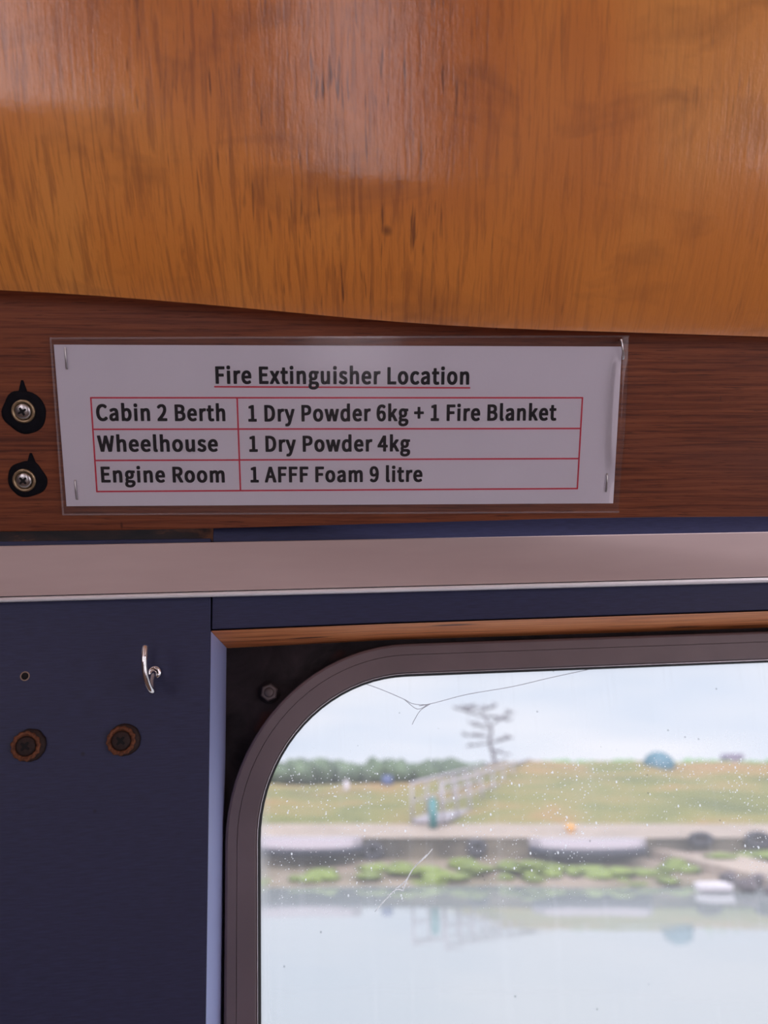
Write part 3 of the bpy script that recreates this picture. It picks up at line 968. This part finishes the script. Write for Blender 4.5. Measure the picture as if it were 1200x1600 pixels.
def ink_line(m, p, q, w):
    P, Q = B.hit(*p, 0), B.hit(*q, 0)
    d = (Q - P).normalized()
    nrm = Vector((-d.z, 0, d.x)) * w / 2
    o = Vector((0, -0.0001, 0))
    e = d * w / 2
    m.add([P - nrm - e + o, Q - nrm + e + o, Q + nrm + e + o, P + nrm - e + o], [(0, 1, 2, 3)])


mb = MB()
LW = 0.00078
for p, q in (((142, 621.5), (910, 621.5)), ((145.5, 670.8), (906.5, 669.5)), ((148.5, 719.5), (904, 716.5)), ((151.5, 768), (902, 763.3)),
             ((142, 621.5), (151.5, 768)), ((370.5, 622), (375.8, 766)), ((910, 621.5), (902, 763.3))):
    ink_line(mb, p, q, LW)
mb.build('table_border', M_RED, B, sign)
mb = MB()
ink_line(mb, (336, 604.3), (733.5, 606), LW)
mb.build('title_underline', M_RED, B, sign)

for p, q, lab, up in (((101.5, 544), (104, 576), 'wire staple in the upper left corner of the white notice', 0),
                      ((117, 751), (119.5, 780), 'wire staple in the lower left corner of the white notice', 0),
                      ((949, 741), (947.5, 768), 'wire staple in the lower right corner of the white notice', 0),
                      ((971, 531), (974.5, 561), 'raised shiny staple at the upper right corner of the white notice', 0.0016)):
    P, Q = B.hit(*p, -0.0008 - up), B.hit(*q, -0.0008 - up * 0.4)
    inn = Vector((0, 0.0018 + up, 0))
    path = [P + inn, P + Vector((0, 0.0003, 0)), P.lerp(Q, 0.04), P.lerp(Q, 0.5), P.lerp(Q, 0.96), Q + Vector((0, 0.0003, 0)), Q + inn]
    o = MB().tube(path, 0.00042 if not up else 0.0005, 8).build('staple', M_CHROME if up else M_STEEL, B)
    tag(o, lab, 'staple', 'staples in the notice')


# ------------------------------------------------------------------ screws, hook, nut
def cross(m, c, r, w, y0, y1, a=0.0):
    pts = []
    for k in range(4):
        t = a + k * math.pi / 2
        u, v = Vector((math.cos(t), 0, math.sin(t))), Vector((-math.sin(t), 0, math.cos(t)))
        pts += [u * r - v * w * 0.7, u * r + v * w * 0.7, u * w + v * w]
    m.prism([Vector(c) + p + Vector((0, y0, 0)) for p in pts], (0, y1 - y0, 0))


def wob(seed, amp, fr):
    return lambda a: 1 + amp * noise.noise(Vector((math.cos(a) * fr, math.sin(a) * fr, seed)))


def cupped_screw(px, py, sealant_r, off, lab, seed, rot):
    c = B.hit(px, py, BD)
    t = empty('cupped_screw', B, c)
    tag(t, lab, 'screw', 'cupped screws in the mahogany board')
    so = c + Vector((off[0], 0, off[1]))
    m = MB().lathe(so, [(sealant_r, 0.0), (sealant_r * 0.97, -0.0006), (sealant_r * 0.80, -0.0009), (0.004, -0.0009)], 36, True, wob(seed, 0.14, 1.3))
    # a tail of sealant runs up the grain
    s2 = so + Vector((off[2], 0, 0))
    m.prism([s2 + Vector((-0.0022, -0.0004, sealant_r * 0.86)), s2 + Vector((0.0022, -0.0004, sealant_r * 0.86)), s2 + Vector((0.0006, -0.0003, sealant_r * 1.42)), s2 + Vector((-0.0004, -0.0003, sealant_r * 1.42))], (0, 0.0004, 0))
    m.build('sealant', M_STAIN, B, t)
    MB().lathe(c, [(0.0058, -0.0006), (0.0057, -0.0016), (0.0051, -0.0022), (0.0044, -0.0017), (0.0040, -0.0012), (0.0040, -0.0006)], 32).build('cup_washer', M_BRASS, B, t)
    h = MB().lathe(c, [(0.0039, -0.0008), (0.0039, -0.0018), (0.0032, -0.0024), (0.0018, -0.0027), (0.0004, -0.0028)], 32).build('screw_head', M_STEEL, B, t)
    m = MB()
    cross(m, c, 0.0021, 0.0006, -0.00305, -0.0024, rot)
    m.build('cross_recess', M_VOID, B, h)


cupped_screw(38, 642.5, 0.0107, (-0.0004, -0.0002, 0.0006), 'silver cross-head screw in a brass cup, the upper one left of the notice', 1.3, 0.5)
cupped_screw(39.5, 750, 0.0094, (0.0008, 0.0002, 0.0030), 'silver cross-head screw in a brass cup, the lower one left of the notice', 4.1, 0.75)


def rusty_screw(px, py, lab, seed, rot):
    c = W.hit(px, py, 0)
    t = empty('rusty_screw', W, c)
    tag(t, lab, 'screw', 'rusty screws in the navy panel')
    o = c + Vector((0.0011, 0, 0.0003))
    MB().lathe(o, [(0.0076, 0.0), (0.0075, -0.0012), (0.0068, -0.0019), (0.003, -0.0019)], 40, True, wob(seed, 0.06, 4)).build('washer', M_DKRUST, W, t)
    rg = MB().lathe(c, [(0.0066, -0.0017), (0.0068, -0.0026), (0.0061, -0.0033), (0.0050, -0.0029), (0.0046, -0.0019)], 48, True, lambda a: 1 + 0.045 * math.sin(13 * a + seed) + 0.04 * noise.noise(Vector((math.cos(a) * 3, math.sin(a) * 3, seed))))
    rg.build('cup_washer', M_RUST, W, t)
    h = MB().lathe(c, [(0.0046, -0.0016), (0.0046, -0.0028), (0.0036, -0.0034), (0.0006, -0.0036)], 30, True, wob(seed + 2, 0.03, 4)).build('screw_head', M_DKRUST, W, t)
    m = MB()
    cross(m, c, 0.0024, 0.0007, -0.0039, -0.0032, rot)
    m.build('cross_recess', M_VOID, W, h)


rusty_screw(43, 1165.5, 'rusty cross-head screw with crumbling washer near the left edge of the navy panel', 1.0, 0.9)
rusty_screw(191, 1157, 'rusty cross-head screw with crumbling washer directly below the wire hook', 3.0, 0.85)

# cup hook
c0 = W.hit(242, 1051, 0)
hook = empty('cup_hook', W, c0)
tag(hook, 'bright steel wire cup hook screwed into the navy panel', 'hook')
key = [(242, 1051, 0.001), (240, 1053, -0.004), (237.5, 1064, -0.0075), (237.5, 1075, -0.0105), (239, 1080.5, -0.0125), (236.5, 1079.5, -0.0150),
       (231.5, 1070, -0.0172), (227.5, 1057, -0.0190), (225.6, 1043, -0.0200), (225.2, 1029, -0.0205), (226.2, 1017, -0.0200), (227.2, 1009, -0.0192)]
kp = [W.hit(*k) for k in key]


def spline(pts, n=6):
    out = []
    for i in range(len(pts) - 1):
        a, b, c, d = pts[max(i - 1, 0)], pts[i], pts[i + 1], pts[min(i + 2, len(pts) - 1)]
        for k in range(n):
            t = k / n
            out.append(0.5 * ((2 * b) + (c - a) * t + (2 * a - 5 * b + 4 * c - d) * t * t + (3 * b - a - 3 * c + d) * t ** 3))
    out.append(pts[-1])
    return out


sp = spline(kp)
rs = [0.00145] * len(sp)
rs[-1], rs[-2] = 0.0009, 0.0013
MB().tube(sp, rs, 14).build('shank', M_CHROME, W, hook)
ck = [W.hit(*k) for k in ((234.5, 1054, -0.0018), (234.5, 1048.5, -0.0018), (238, 1044.5, -0.0016), (242.5, 1043.2, -0.0014), (247, 1045, -0.0014), (249.3, 1049.5, -0.0014), (248.3, 1054.5, -0.0014), (245, 1057.5, -0.0012))]
MB().tube(spline(ck), 0.00095, 10).build('collar', M_CHROME, W, hook)

# empty screw hole
c0 = W.hit(39, 1056.5, 0)
hole = empty('screw_hole', W, c0)
tag(hole, 'empty screw hole with a pale chipped rim in the navy panel', 'hole')
MB().tube([c0 + Vector((0.0020 * math.cos(a), -0.0001, 0.0020 * math.sin(a))) for a in [2 * math.pi * k / 20 for k in range(20)]], 0.00032, 6, True).build('rim', plain('raw_ply_edge', (0.30, 0.22, 0.17), 0.8), W, hole)
MB().lathe(c0, [(0.0019, 0.0), (0.0019, -0.00015), (0.0002, -0.0001)], 20).build('bore', M_VOID, W, hole)

# nut on a bolt in the window's corner
c0 = W.hit(421, 1082, T_PLATE)
nut = empty('bolt', W, c0)
tag(nut, 'grimy hexagon nut on a bolt end in the window corner', 'bolt')
m_nut = plain('grimy_metal', (0.10, 0.08, 0.08), 0.5, 0.4, 0.25, 300)
hx = lambda r, y, a0=0.35: [c0 + Vector((r * math.cos(a0 + k * math.pi / 3), y, r * math.sin(a0 + k * math.pi / 3))) for k in range(6)]
MB().lathe(c0, [(0.0064, 0.0), (0.0064, -0.0008), (0.003, -0.0008)], 30).build('washer', M_PLATE, W, nut)
MB().loft([hx(0.0050, -0.0006), hx(0.0050, -0.0042), hx(0.0043, -0.0048)], True, True).build('hexagon_nut', m_nut, W, nut)
MB().lathe(c0, [(0.0027, -0.002), (0.0027, -0.0060), (0.0022, -0.0065), (0.0003, -0.0065)], 20).build('bolt_end', m_nut, W, nut)

# cobweb strands on the pane, and a long scratch in it
web = empty('cobweb', W, W.hit(655, 1100, 0.055))
tag(web, 'thin grey cobweb strands across the upper window pane', 'cobweb')
m_web = mat_glow('grey_web', (0.62, 0.62, 0.66))
for ks in ([(570, 1068), (600, 1079), (632, 1093), (643, 1099), (655, 1101), (668, 1101)], [(655, 1103), (680, 1098), (730, 1085), (800, 1073), (860, 1059), (925, 1045)],
           [(672, 1100), (657, 1110), (648, 1124), (644, 1132)], [(632, 1093), (652, 1108), (668, 1101)]):
    MB().tube(spline([W.hit(x, y, 0.0555) for x, y in ks], 4), 0.00016, 6).build('strand', m_web, W, web)
m_scr = mat_glow('scratched_glass', (0.97, 0.97, 0.97), 0.05)
scr = MB()
for ks in ([(676, 1326), (665, 1339), (650, 1352), (643, 1362), (636, 1375), (630, 1391)], [(667, 1335), (645, 1358), (634, 1376), (618, 1389)], [(631, 1392), (619, 1390), (604, 1404), (586, 1424)]):
    scr.tube(spline([W.hit(x, y, 0.0562) for x, y in ks], 3), 0.00025, 6)
scr.build('scratch', m_scr, W, win)

# ------------------------------------------------------------------ outside: river, bank, quay
def O(px, py, y):
    r = ray(px, py)
    return EYE + r * (y / r.y)


struct(MB().add([(-120, 2.0, 0), (160, 2.0, 0), (160, 60, 0), (-120, 60, 0)], [(0, 1, 2, 3)]).build('river', M_WATER))

M_MUD = mat_ground('mud_and_weed', [(0.38, (0.058, 0.054, 0.028)), (0.5, (0.115, 0.098, 0.065)), (0.66, (0.17, 0.140, 0.108))], (0.5, 1.2, 1))
M_GREEN = mat_ground('bright_green_weed', [(0.35, (0.066, 0.096, 0.018)), (0.65, (0.108, 0.156, 0.027))], (2, 2, 2))
M_QUAY = mat_ground('dark_quay_face', [(0.4, (0.030, 0.028, 0.020)), (0.6, (0.095, 0.085, 0.058))], (0.5, 1, 1.5))
M_PATH = mat_ground('pale_gravel', [(0.4, (0.165, 0.140, 0.110)), (0.6, (0.215, 0.182, 0.145))], (0.8, 2, 1))
BANK_Y = 75.0
gm = Mat('bank_vegetation')                         # green tussocks low down, rusty seed heads along the crest
_n = gm.noise(gm.coord((0.30, 0.8, 1.0), loc=(3.3, 1, 0)), 1.0, 5, 0.6, 0.4)
_base = gm.ramp(_n, [(0.33, (0.050, 0.064, 0.012)), (0.46, (0.088, 0.096, 0.018)), (0.57, (0.122, 0.105, 0.027)), (0.68, (0.160, 0.092, 0.028))])
_s = gm.n('SeparateXYZ')
gm.l(gm.coord(), _s.inputs[0])
_y = gm.n('MapRange')
gm.l(_s.outputs[1], _y.inputs['Value'])
_y.inputs['From Min'].default_value = 26.6 - BANK_Y
_y.inputs['From Max'].default_value = 29.0 - BANK_Y
_t = gm.math('MULTIPLY', _y.outputs[0], gm.ramp(gm.noise(gm.coord((0.45, 0.3, 1), loc=(2.1, 0, 0)), 1.0, 3), [(0.40, 0.0), (0.60, 0.65)]))
gm.color(gm.mix(_t, _base, (0.175, 0.095, 0.032))).set(Roughness=0.9)
M_GRASS = gm.m
M_TREES = mat_ground('far_foliage', [(0.35, (0.025, 0.045, 0.028)), (0.65, (0.070, 0.112, 0.059))], (0.8, 0.8, 0.8))
M_RAIL = plain('pale_grey_paint', (0.20, 0.195, 0.21), 0.5)
M_TEAL = plain('teal_paint', (0.018, 0.11, 0.11), 0.5)
M_TANK = plain('blue_teal_plastic', (0.02, 0.085, 0.115), 0.6)
M_HULLD = plain('dark_hull', (0.03, 0.035, 0.055), 0.5)
M_HULLL = plain('pale_deck', (0.20, 0.19, 0.205), 0.6)
M_TYRE = plain('tyre_rubber', (0.014, 0.015, 0.020), 0.8)
M_BARK = plain('bark', (0.05, 0.04, 0.05), 0.9)
M_TWIG = plain('twigs', (0.06, 0.05, 0.065), 0.9)

grid = lambda rows, name, mat: struct(MB().loft(rows, False, False, True).build(name, mat))
XS = [-26 + 0.75 * k for k in range(92)]
nzv = lambda x, y, f, a: a * noise.noise(Vector((x * f, y * f, 1.7)))
rows = []
for k in range(14):
    y = 15.5 + 5.2 * k / 13
    rows.append([Vector((x, y, -0.37 + 0.70 * (k / 13) ** 0.9 + nzv(x, y, 0.6, 0.07))) for x in XS])
grid(rows, 'riverbank', M_MUD)
mb = MB()
for px, py, wd, hg, y in ((530, 1366, 60, 9, 18.9), (487, 1372, 40, 6, 18.6), (632, 1358, 58, 9, 19.2), (705, 1371, 70, 8, 18.7), (760, 1352, 50, 10, 19.4), (835, 1350, 45, 9, 19.4),
                          (812, 1366, 36, 6, 18.8), (880, 1360, 30, 7, 19.0), (965, 1362, 60, 9, 19.0), (1062, 1352, 46, 9, 19.6), (1160, 1336, 90, 8, 20.2), (420, 1376, 30, 5, 18.5), (1000, 1375, 50, 5, 18.5)):
    c = O(px, py, y)
    for q in range(5):
        u = random.uniform(-0.75, 0.75)
        mb.ball((c.x + u * wd * 0.0155, c.y + random.uniform(-0.35, 0.35), c.z - 0.03 + random.uniform(-0.05, 0.05)), wd * 0.0155 * random.uniform(0.22, 0.5), 0.30, hg * 0.0155 * random.uniform(0.4, 0.95), 12, 7, 0.5, 2.0, px + q)
tag(mb.build('weed', M_GREEN), 'bright green weed growing on the mud below the quay', 'weeds', kind='stuff')
zq = O(600, 1309, 20.7).z
mb = MB().box(-26, 42, 20.6, 21.0, 0.0, zq)
struct(mb.build('quay', M_QUAY))
rows = []
for k in range(6):
    y = 20.55 + 2.9 * k / 5
    rows.append([Vector((x, y, zq + 0.005 + 0.17 * k / 5 + nzv(x, y, 1.5, 0.015))) for x in XS])
grid(rows, 'quay_path', M_PATH)
zl, zr = O(500, 1226, 29.5).z, O(950, 1190, 29.5).z
rows = []
for k in range(24):
    t = k / 23
    y = 23.4 + 6.1 * t
    row = []
    for x in XS:
        px = x / 29.5 * FPX * 1.04 + 600
        u = min(1, max(0, (px - 640) / 170))
        u = u * u * (3 - 2 * u)
        top_ = zl + (zr - zl) * u
        s = t ** 0.8
        row.append(Vector((x, y, zq + 0.15 + (top_ - zq - 0.15) * s + nzv(x, y, 0.6, 0.12) * min(1, 4 * t) + nzv(x, y, 2.0, 0.06) * min(1, 4 * t))))
    rows.append(row)
rows.append([p + Vector((0, 8, -0.5)) for p in rows[-1]])
rows.append([p + Vector((0, 90, -0.3)) for p in rows[-1]])
struct(MB().loft(rows, False, False, True).build('grass_bank', M_GRASS, anchor=(8, BANK_Y, 0)))

# trees along the skyline at the left, low hedge on top of the bank at the right
mb = MB()
for k in range(46):
    px = 330 + 640 * (k + random.random()) / 46
    c = O(px, 1222, 80 + random.uniform(-4, 4))
    hgt = O(px, 1187 + random.uniform(-2, 7) + max(0, (px - 690)) * 0.06, 80).z - c.z
    mb.ball((c.x, c.y, c.z + hgt * 0.42), random.uniform(1.0, 1.9), 1.2, hgt * 0.58, 12, 8, 0.4, 2.5, k)
tag(mb.build('tree_line', M_TREES), 'dense green line of distant trees along the left skyline', 'trees', kind='stuff')
mb = MB()
for k in range(40):
    px = 850 + 430 * (k + random.random()) / 40
    c = O(px, 1191, 29.9)
    mb.ball((c.x, c.y, c.z - 0.1), 0.26, 0.25, random.uniform(0.12, 0.22), 10, 6, 0.4, 2.5, k)
tag(mb.build('hedge', plain('green_leaves', (0.09, 0.19, 0.08), 0.8)), 'thin green hedge along the top of the right grass bank', 'hedge', kind='stuff')

# bare wind-swept tree
tb = O(774, 1202, 95)
tree = empty('tree', WORLD, tb)
tag(tree, 'dark flat-topped tree with thin layered branches on the skyline', 'tree')
tk = [O(776, 1209, 95), O(771, 1180, 95), O(765, 1160, 95), O(768, 1140, 95), O(758, 1122, 95), O(750, 1106, 95)]
MB().tube(spline(tk, 4), [0.27 - 0.2 * k / 20 for k in range(21)], 8).build('trunk', M_BARK, WORLD, tree)
for a, b, nn in (((757, 1120), (712, 1108), 26), ((752, 1110), (775, 1103), 22), ((765, 1135), (800, 1110), 22), ((766, 1150), (726, 1150), 24), ((766, 1140), (735, 1130), 14), ((768, 1160), (802, 1152), 22), ((768, 1172), (796, 1180), 10), ((755, 1118), (800, 1125), 16), ((750, 1106), (722, 1104), 22), ((766, 1160), (730, 1166), 10)):
    P, Q = O(*a, 95), O(*b, 95)
    Q.y += random.uniform(-1.5, 1.5)
    brm = MB()
    brm.tube(spline([P, P.lerp(Q, 0.5) + Vector((0, 0, -0.04)), Q], 4), [0.11 - 0.009 * k for k in range(9)], 6)
    for k in range(nn):
        s = P.lerp(Q, random.uniform(0.3, 1.0))
        e = s + Vector((random.uniform(-0.75, 0.75), random.uniform(-0.7, 0.7), random.uniform(-0.15, 0.45)))
        brm.tube([s, s.lerp(e, 0.5) + Vector((0, 0, 0.02)), e], [0.075, 0.065, 0.04], 5)
    brm.build('branch', M_TWIG, WORLD, tree)

# gangway up the bank
g0, g1 = O(668, 1286, 23.2), O(812, 1234, 30.0)
gang = empty('gangway', WORLD, g0)
tag(gang, 'pale grey railed gangway sloping up from the quay to the bank top', 'gangway')
dv = (g1 - g0)
sd = Vector((dv.y, -dv.x, 0)).normalized() * 0.48
mb = MB()
mb.prism([g0 - sd, g0 + sd, g1 + sd, g1 - sd], (0, 0, 0.10))
mb.build('deck', M_RAIL, WORLD, gang)
for s in (-1, 1):
    for hz in (1.05, 0.55):
        MB().tube([g0 + sd * s + Vector((0, 0, hz)), g1 + sd * s + Vector((0, 0, hz))], 0.045 if hz > 1 else 0.028, 8).build('handrail' if hz > 1 else 'middle_rail', M_RAIL, WORLD, gang)
    for k in range(9):
        p = g0.lerp(g1, k / 8) + sd * s
        MB().tube([p, p + Vector((0, 0, 1.07))], 0.034, 8).build('post', M_RAIL, WORLD, gang)

c = O(677, 1290, 22.4)
h = O(677, 1242, 22.4).z - c.z
c.z -= 0.06
post = empty('mooring_post', WORLD, c)
tag(post, 'teal post on the quay at the foot of the gangway', 'post')
MB().tube([c, c + Vector((0, 0, h * 0.9))], 0.115, 14).build('shaft', M_TEAL, WORLD, post)
MB().tube([c + Vector((0, 0, h * 0.9)), c + Vector((0, 0, h * 0.94)), c + Vector((0, 0, h))], [0.10, 0.09, 0.03], 14).build('cap', M_TEAL, WORLD, post)

c = O(1032, 1218, 29.0)
tank = empty('tank', WORLD, c)
tag(tank, 'round blue-green tank sitting on top of the grass bank', 'tank')
r = 23 * 29.0 / FPX
MB().ball((c.x, c.y, c.z + r * 0.82), r, r, r * 0.9, 24, 14).build('drum', M_TANK, WORLD, tank)
MB().tube([c + Vector((0, 0, -0.25)), c + Vector((0, 0, 0.12))], [r * 0.75, r * 0.6], 20).build('base', M_TANK, WORLD, tank)

c = O(1150, 1191, 60)
shed = empty('shed', WORLD, c)
tag(shed, 'small grey shed on the far skyline at the right', 'shed')
MB().box(c.x - 0.6, c.x + 0.6, 60, 61.2, c.z - 0.6, c.z + 0.32).build('walls', plain('grey_boards', (0.20, 0.19, 0.24), 0.8), WORLD, shed)
MB().prism([(c.x - 0.7, 59.9, c.z + 0.32), (c.x + 0.7, 59.9, c.z + 0.32), (c.x + 0.5, 59.9, c.z + 0.60), (c.x - 0.5, 59.9, c.z + 0.60)], (0, 1.4, 0)).build('roof', plain('slate_roof', (0.13, 0.12, 0.18), 0.7), WORLD, shed)

c = O(605, 1225, 29.4)
bar = MB().tube([c + Vector((0, 0, -0.1)), c + Vector((0, 0, 0.05)), c + Vector((0, 0, 0.30))], [0.19, 0.21, 0.19], 16).build('barrel', plain('blue_plastic', (0.02, 0.04, 0.11), 0.5))
tag(bar, 'small blue barrel at the foot of the distant trees', 'barrel')
c = O(541, 1240, 28)
mk = MB().tube([c + Vector((0, 0, -0.1)), c + Vector((0, 0, 0.38)), c + Vector((0, 0, 0.44))], [0.085, 0.085, 0.03], 12).build('marker_post', plain('weathered_white', (0.34, 0.33, 0.35), 0.7))
tag(mk, 'short white marker post in the orange grass on the left', 'post')
c = O(892, 1304, 21.6)
yb = empty('bollard', WORLD, c)
tag(yb, 'small yellow bollard on the quay edge', 'bollard')
m_y = plain('yellow_paint', (0.42, 0.22, 0.04), 0.5)
MB().tube([c, c + Vector((0, 0, 0.17))], 0.10, 14).build('stem', m_y, WORLD, yb)
MB().tube([c + Vector((0, 0, 0.15)), c + Vector((0, 0, 0.18)), c + Vector((0, 0, 0.24))], [0.14, 0.16, 0.10], 14).build('cap', m_y, WORLD, yb)


def dinghy(px0, px1, py_top, py_mid, py_low, y, lab):
    a, b = O(px0, py_low, y), O(px1, py_low, y)
    zt, zm, zb = O(px0, py_top, y).z, O(px0, py_mid, y).z, a.z
    t = empty('dinghy', WORLD, ((a.x + b.x) / 2, y, zb))
    tag(t, lab, 'boat', 'boats lying against the quay')
    hs, ds = [], []
    for k in range(13):
        u = k / 12
        x = a.x + (b.x - a.x) * u
        wf = (1 - abs(2 * u - 1) ** 6) ** 0.6 * 0.40 + 0.05
        sheer = 0.05 * (2 * u - 1) ** 2
        zl_ = zb + 0.12 * abs(2 * u - 1) ** 4
        hs.append([Vector((x, y - wf, zm + sheer)), Vector((x, y - wf * 0.85, (zm + zl_) / 2 + sheer * 0.5)), Vector((x, y, zl_)), Vector((x, y + wf * 0.85, (zm + zl_) / 2 + sheer * 0.5)), Vector((x, y + wf, zm + sheer))])
        ds.append([Vector((x, y - wf * 1.03, zm + sheer - 0.01)), Vector((x, y - wf * 0.9, zt + sheer * 0.4)), Vector((x, y + wf * 0.9, zt + sheer * 0.4)), Vector((x, y + wf * 1.03, zm + sheer - 0.01))])
    MB().loft(hs, True, True, True).build('hull', M_HULLD, WORLD, t)
    MB().loft(ds, True, True).build('cover', M_HULLL, WORLD, t)


dinghy(395, 566, 1309, 1323, 1342, 20.0, 'pale covered boat with dark hull at the left end of the quay')
dinghy(828, 1012, 1311, 1323, 1346, 20.0, 'pale covered boat with dark hull beside the slipway')
for px, py, rx, rz, lab in ((582, 1330, 0.27, 0.20, 'dark tyre fender on the quay next to the left covered boat'), (745, 1324, 0.24, 0.19, 'dark tyre fender on the quay right of the glass scratch'),
                            (1095, 1311, 0.38, 0.15, 'dark tyre fender on the quay behind the slipway'), (1185, 1312, 0.40, 0.18, 'dark tyre fender on the quay at the right edge of the view')):
    c = O(px, py, 20.45)
    pts = [c + Vector((rx * 0.68 * math.cos(a), 0, rz * 0.68 * math.sin(a))) for a in [2 * math.pi * k / 22 for k in range(22)]]
    o = MB().tube(pts, rz * 0.46, 10, True).build('tyre_fender', M_TYRE)
    tag(o, lab, 'fender', 'tyre fenders along the quay')

# slipway down to the water, rocks under it, a little white boat
near = [O(925, 1298, 22.2), O(1000, 1320, 20.9), O(1067, 1340, 19.8), O(1130, 1354, 18.8), O(1200, 1373, 17.6), O(1300, 1400, 16.2)]
far = [O(985, 1288, 24.5), O(1040, 1303, 23.0), O(1087, 1321, 21.6), O(1140, 1332, 20.4), O(1200, 1347, 19.2), O(1300, 1372, 17.6)]
mb = MB()
mb.loft([[a, b, b - Vector((0, 0, 0.24)), a - Vector((0, 0, 0.24))] for a, b in zip(near, far)], True, True)
struct(mb.build('slipway', M_PATH))
m_rock = mat_ground('dark_rock', [(0.4, (0.03, 0.026, 0.03)), (0.65, (0.11, 0.095, 0.10))], (3, 3, 3))
for k, (px, py, y, s, lab) in enumerate(((1140, 1372, 17.9, 0.17, 'dark rock under the slipway, leftmost of the four'), (1166, 1383, 17.2, 0.18, 'dark rock under the slipway, second from the left'),
                                         (1190, 1376, 17.9, 0.18, 'dark rock under the slipway, third from the left'), (1214, 1394, 16.9, 0.20, 'dark rock under the slipway, rightmost at the photo edge'))):
    c = O(px, py, y)
    o = MB().ball(c, s * 1.2, s, s * 0.75, 14, 9, 0.45, 1.5, k * 3.1).build('rock', m_rock)
    tag(o, lab, 'rock', 'rocks under the slipway')
a = O(1118, 1398, 17.2)
wb = empty('rowing_boat', WORLD, (a.x, a.y, 0))
tag(wb, 'small white boat lying at the waterline left of the rocks', 'boat')
hs = []
for k in range(9):
    u = k / 8
    wf = 0.02 + 0.19 * math.sin(math.pi * min(1, u * 0.75 + 0.05)) ** 0.7 * (1 if u < 1 else 0.9)
    x = a.x - 0.38 + 0.70 * u
    hs.append([Vector((x, a.y - wf, 0.15)), Vector((x, a.y - wf * 0.7, 0.02)), Vector((x, a.y + wf * 0.7, 0.02)), Vector((x, a.y + wf, 0.15))])
M_OFFW = plain('dull_white_paint', (0.42, 0.42, 0.44), 0.6)
MB().loft(hs, True, True, True).build('hull', M_OFFW, WORLD, wb)
MB().tube([h_[0] for h_ in hs], 0.02, 6).build('gunwale', M_OFFW, WORLD, wb)
MB().tube([h_[3] for h_ in hs], 0.02, 6).build('gunwale', M_OFFW, WORLD, wb)
